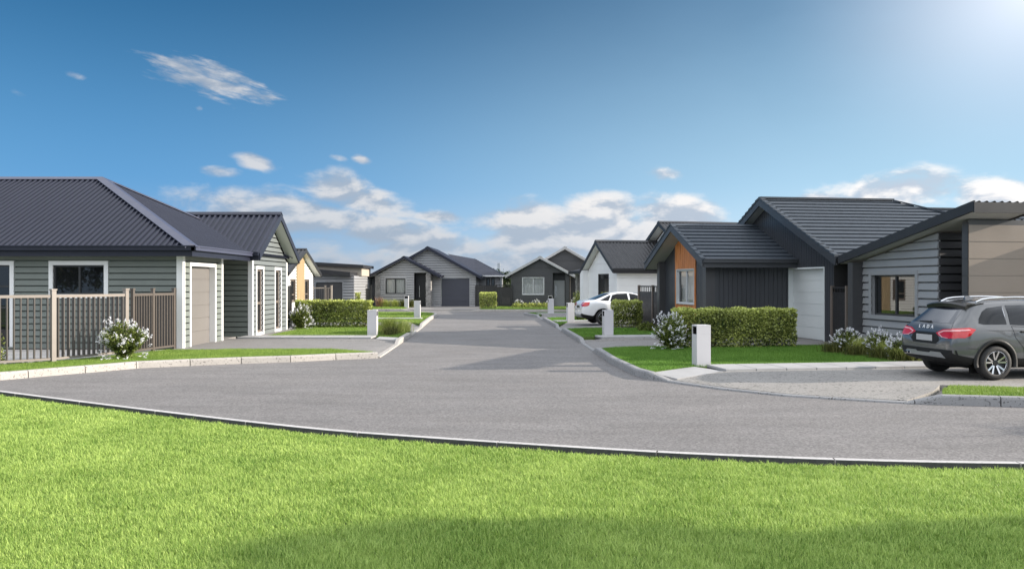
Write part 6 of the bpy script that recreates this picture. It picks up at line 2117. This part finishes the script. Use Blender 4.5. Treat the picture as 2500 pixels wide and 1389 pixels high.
# ------------------------------------------------------------------ trees, far hill, pylons
def tree(loc, h, cr, label, n=9000, leaf=0.16, seed=1, group='trees', crown_z=0.45, crown_h=None, name='tree', rad=None, dens=1.0):
    rg = np.random.default_rng(seed); rd = random.Random(seed)
    root = empty(name, loc, rd.uniform(0, 6), label, 'tree', group)
    mb = MB()
    tr = rad or h * 0.022
    ch = crown_h or h * (1 - crown_z)
    zc = h - ch / 2
    base = [Vector((0, 0, -0.2))]
    for k in range(1, 6):
        base.append(Vector((rd.uniform(-.03, .03) * h, rd.uniform(-.03, .03) * h, h * 0.16 * k)))
    mb.tube(base, [tr * f for f in (1.3, 1, .85, .7, .5, .3)], 9)
    tips = []
    for i in range(16):
        a = rd.uniform(0, 6.28); s = base[rd.randint(2, 5)]
        e = Vector((math.cos(a) * cr * rd.uniform(.35, .85), math.sin(a) * cr * rd.uniform(.35, .85), zc + ch * rd.uniform(-.38, .40)))
        m = s.lerp(e, .5) + Vector((rd.uniform(-.1, .1) * cr, rd.uniform(-.1, .1) * cr, .06 * h))
        mb.tube([s, m, e], [tr * .45, tr * .28, tr * .1], 6)
        tips += [e, m.lerp(e, .6)]
        for j in range(3):
            e2 = e + Vector((rd.gauss(0, .3) * cr, rd.gauss(0, .3) * cr, rd.gauss(0, .2) * ch))
            mb.tube([m.lerp(e, .5), e2], [tr * .15, tr * .04], 5); tips.append(e2)
    mb.build('trunk', 'bark', root, smooth=True)
    T = np.array([tuple(t) for t in tips])
    q = (T - np.array([0, 0, zc])) / np.array([cr, cr, ch / 2])
    l = np.linalg.norm(q, axis=1, keepdims=True); q = np.where(l > 0.92, q / l * 0.92, q)
    T = q * np.array([cr, cr, ch / 2]) + np.array([0, 0, zc])
    idx = rg.integers(len(T), size=n)
    P = T[idx] + rg.normal(0, 1, (n, 3)) * np.array([cr * .13, cr * .13, ch * .075])
    v, f, r = leaf_cloud(P, leaf, .4, .2, .6, rg)
    np_mesh('crown', v, f, 'tree_leaf', root, rnd=r)
    return root

# trees seen in the gap between the two far houses
for i, (x, y, h, cr) in enumerate(((-1.9, 108, 3.7, 2.0), (0.7, 112, 3.3, 2.2), (-0.6, 118, 3.9, 2.0), (2.6, 116, 3.6, 2.4), (-4.6, 120, 3.4, 2.0))):
    lb = ('dark green tree in gap, just right of grey house roof', 'dark green tree in gap, close to charcoal house fence', 'tallest dark tree in gap below pylons', 'dark tree half hidden behind charcoal house', 'dark tree mostly hidden behind grey house roof')[i]
    tree((x, y, -0.5), h, cr, lb, 5200, 0.30, 101 + i, 'trees in the gap between the far houses', 0.12)
# trees out on the right throw the shadows that cross the road edge and the lawn
tree((20.5, 5.45, -0.4), 7.15, 1.15, 'broad leafy tree beside lawn, shadow falls across front grass', 30000, 0.24, 111, 'street trees beside the lawn', 0.42, 1.25)
tree((14.2, 6.15, -0.4), 3.7, 0.70, 'smaller leafy tree beside lawn nearer viewer', 16000, 0.19, 112, 'street trees beside the lawn', 0.30, 2.2)
tree((23.6, 11.0, -0.2), 5.2, 1.1, 'leafy tree by road end past grey car', 6000, 0.18, 113, 'street trees beside the lawn', 0.40, 2.4)
# trees behind the viewer, seen mirrored in the left window
tree((-32.8, -13, -0.4), 7.5, 2.1, 'spreading tree mirrored in left half of sage house window', 7000, 0.24, 114, 'street trees behind the lawn', 0.22, rad=0.22)
tree((-29.0, -13.8, -0.4), 5.2, 1.7, 'smaller tree mirrored in right half of sage house window', 6000, 0.22, 115, 'street trees behind the lawn', 0.15)

def far_forest():
    rg = np.random.default_rng(5)
    n = 26000
    x = rg.uniform(-190, 120, n); y = rg.uniform(300, 330, n)
    top = 3.6 + 1.2 * np.sin(x * .035 + 1) + 0.9 * np.sin(x * .11) + 0.6 * np.sin(x * .37 + 2) + 0.4 * np.sin(x * .9)
    z = top * (1 - rg.uniform(0, 1, n) ** 2.2)
    P = np.stack([x, y, z - 0.3], 1)
    v, f, r = leaf_cloud(P, 0.9, .4, .2, .7, rg)
    o = np_mesh('forest', v, f, 'tree_leaf', rnd=r)
    tag(o, 'distant dark wood on low hill', 'forest', kind='stuff')
    mb = MB()
    xs = np.linspace(-260, 200, 93)
    for a, b in zip(xs, xs[1:]):
        t = lambda q: 2.6 + 1.1 * math.sin(q * .035 + 1) + 0.7 * math.sin(q * .11)
        mb.quad((a, 300, -.6), (b, 300, -.6), (b, 330, t(b)), (a, 330, t(a))); mb.quad((a, 330, t(a)), (b, 330, t(b)), (b, 420, -.6), (a, 420, -.6))
    tag(mb.build('hills', 'far_field'), kind='structure')
far_forest()

def pylon(px, label):
    D = 900.0
    x = (px - 1250) / 2000 * D
    p = empty('pylon', (x, D, -0.5), 0, label, 'pylon', 'power pylons on the horizon')
    mb = MB()
    H = 25.0
    for s in (-1, 1):
        for t in (-1, 1): mb.tube([(s * 1.1, t * .8, 0), (s * .7, t * .5, H * .6), (s * .3, t * .3, H)], .17, 4)
    for k in range(9):
        z0, z1 = H * k / 9, H * (k + 1) / 9
        w0, w1 = 1.1 - .8 * k / 9, 1.1 - .8 * (k + 1) / 9
        mb.tube([(-w0, -.6, z0), (w1, -.6, z1)], .11, 4); mb.tube([(w0, -.6, z0), (-w1, -.6, z1)], .11, 4)
    mb.build('tower', 'pylon_steel', p)
    for z, w in ((H * .72, 2.0), (H * .9, 1.6)):
        MB().tube([(-w, 0, z), (0, 0, z + .5), (w, 0, z)], .13, 4).build('cross_arm', 'pylon_steel', p)
pylon(1216.2, 'left of two slim pylons on horizon')
pylon(1220.3, 'right of two slim pylons on horizon')
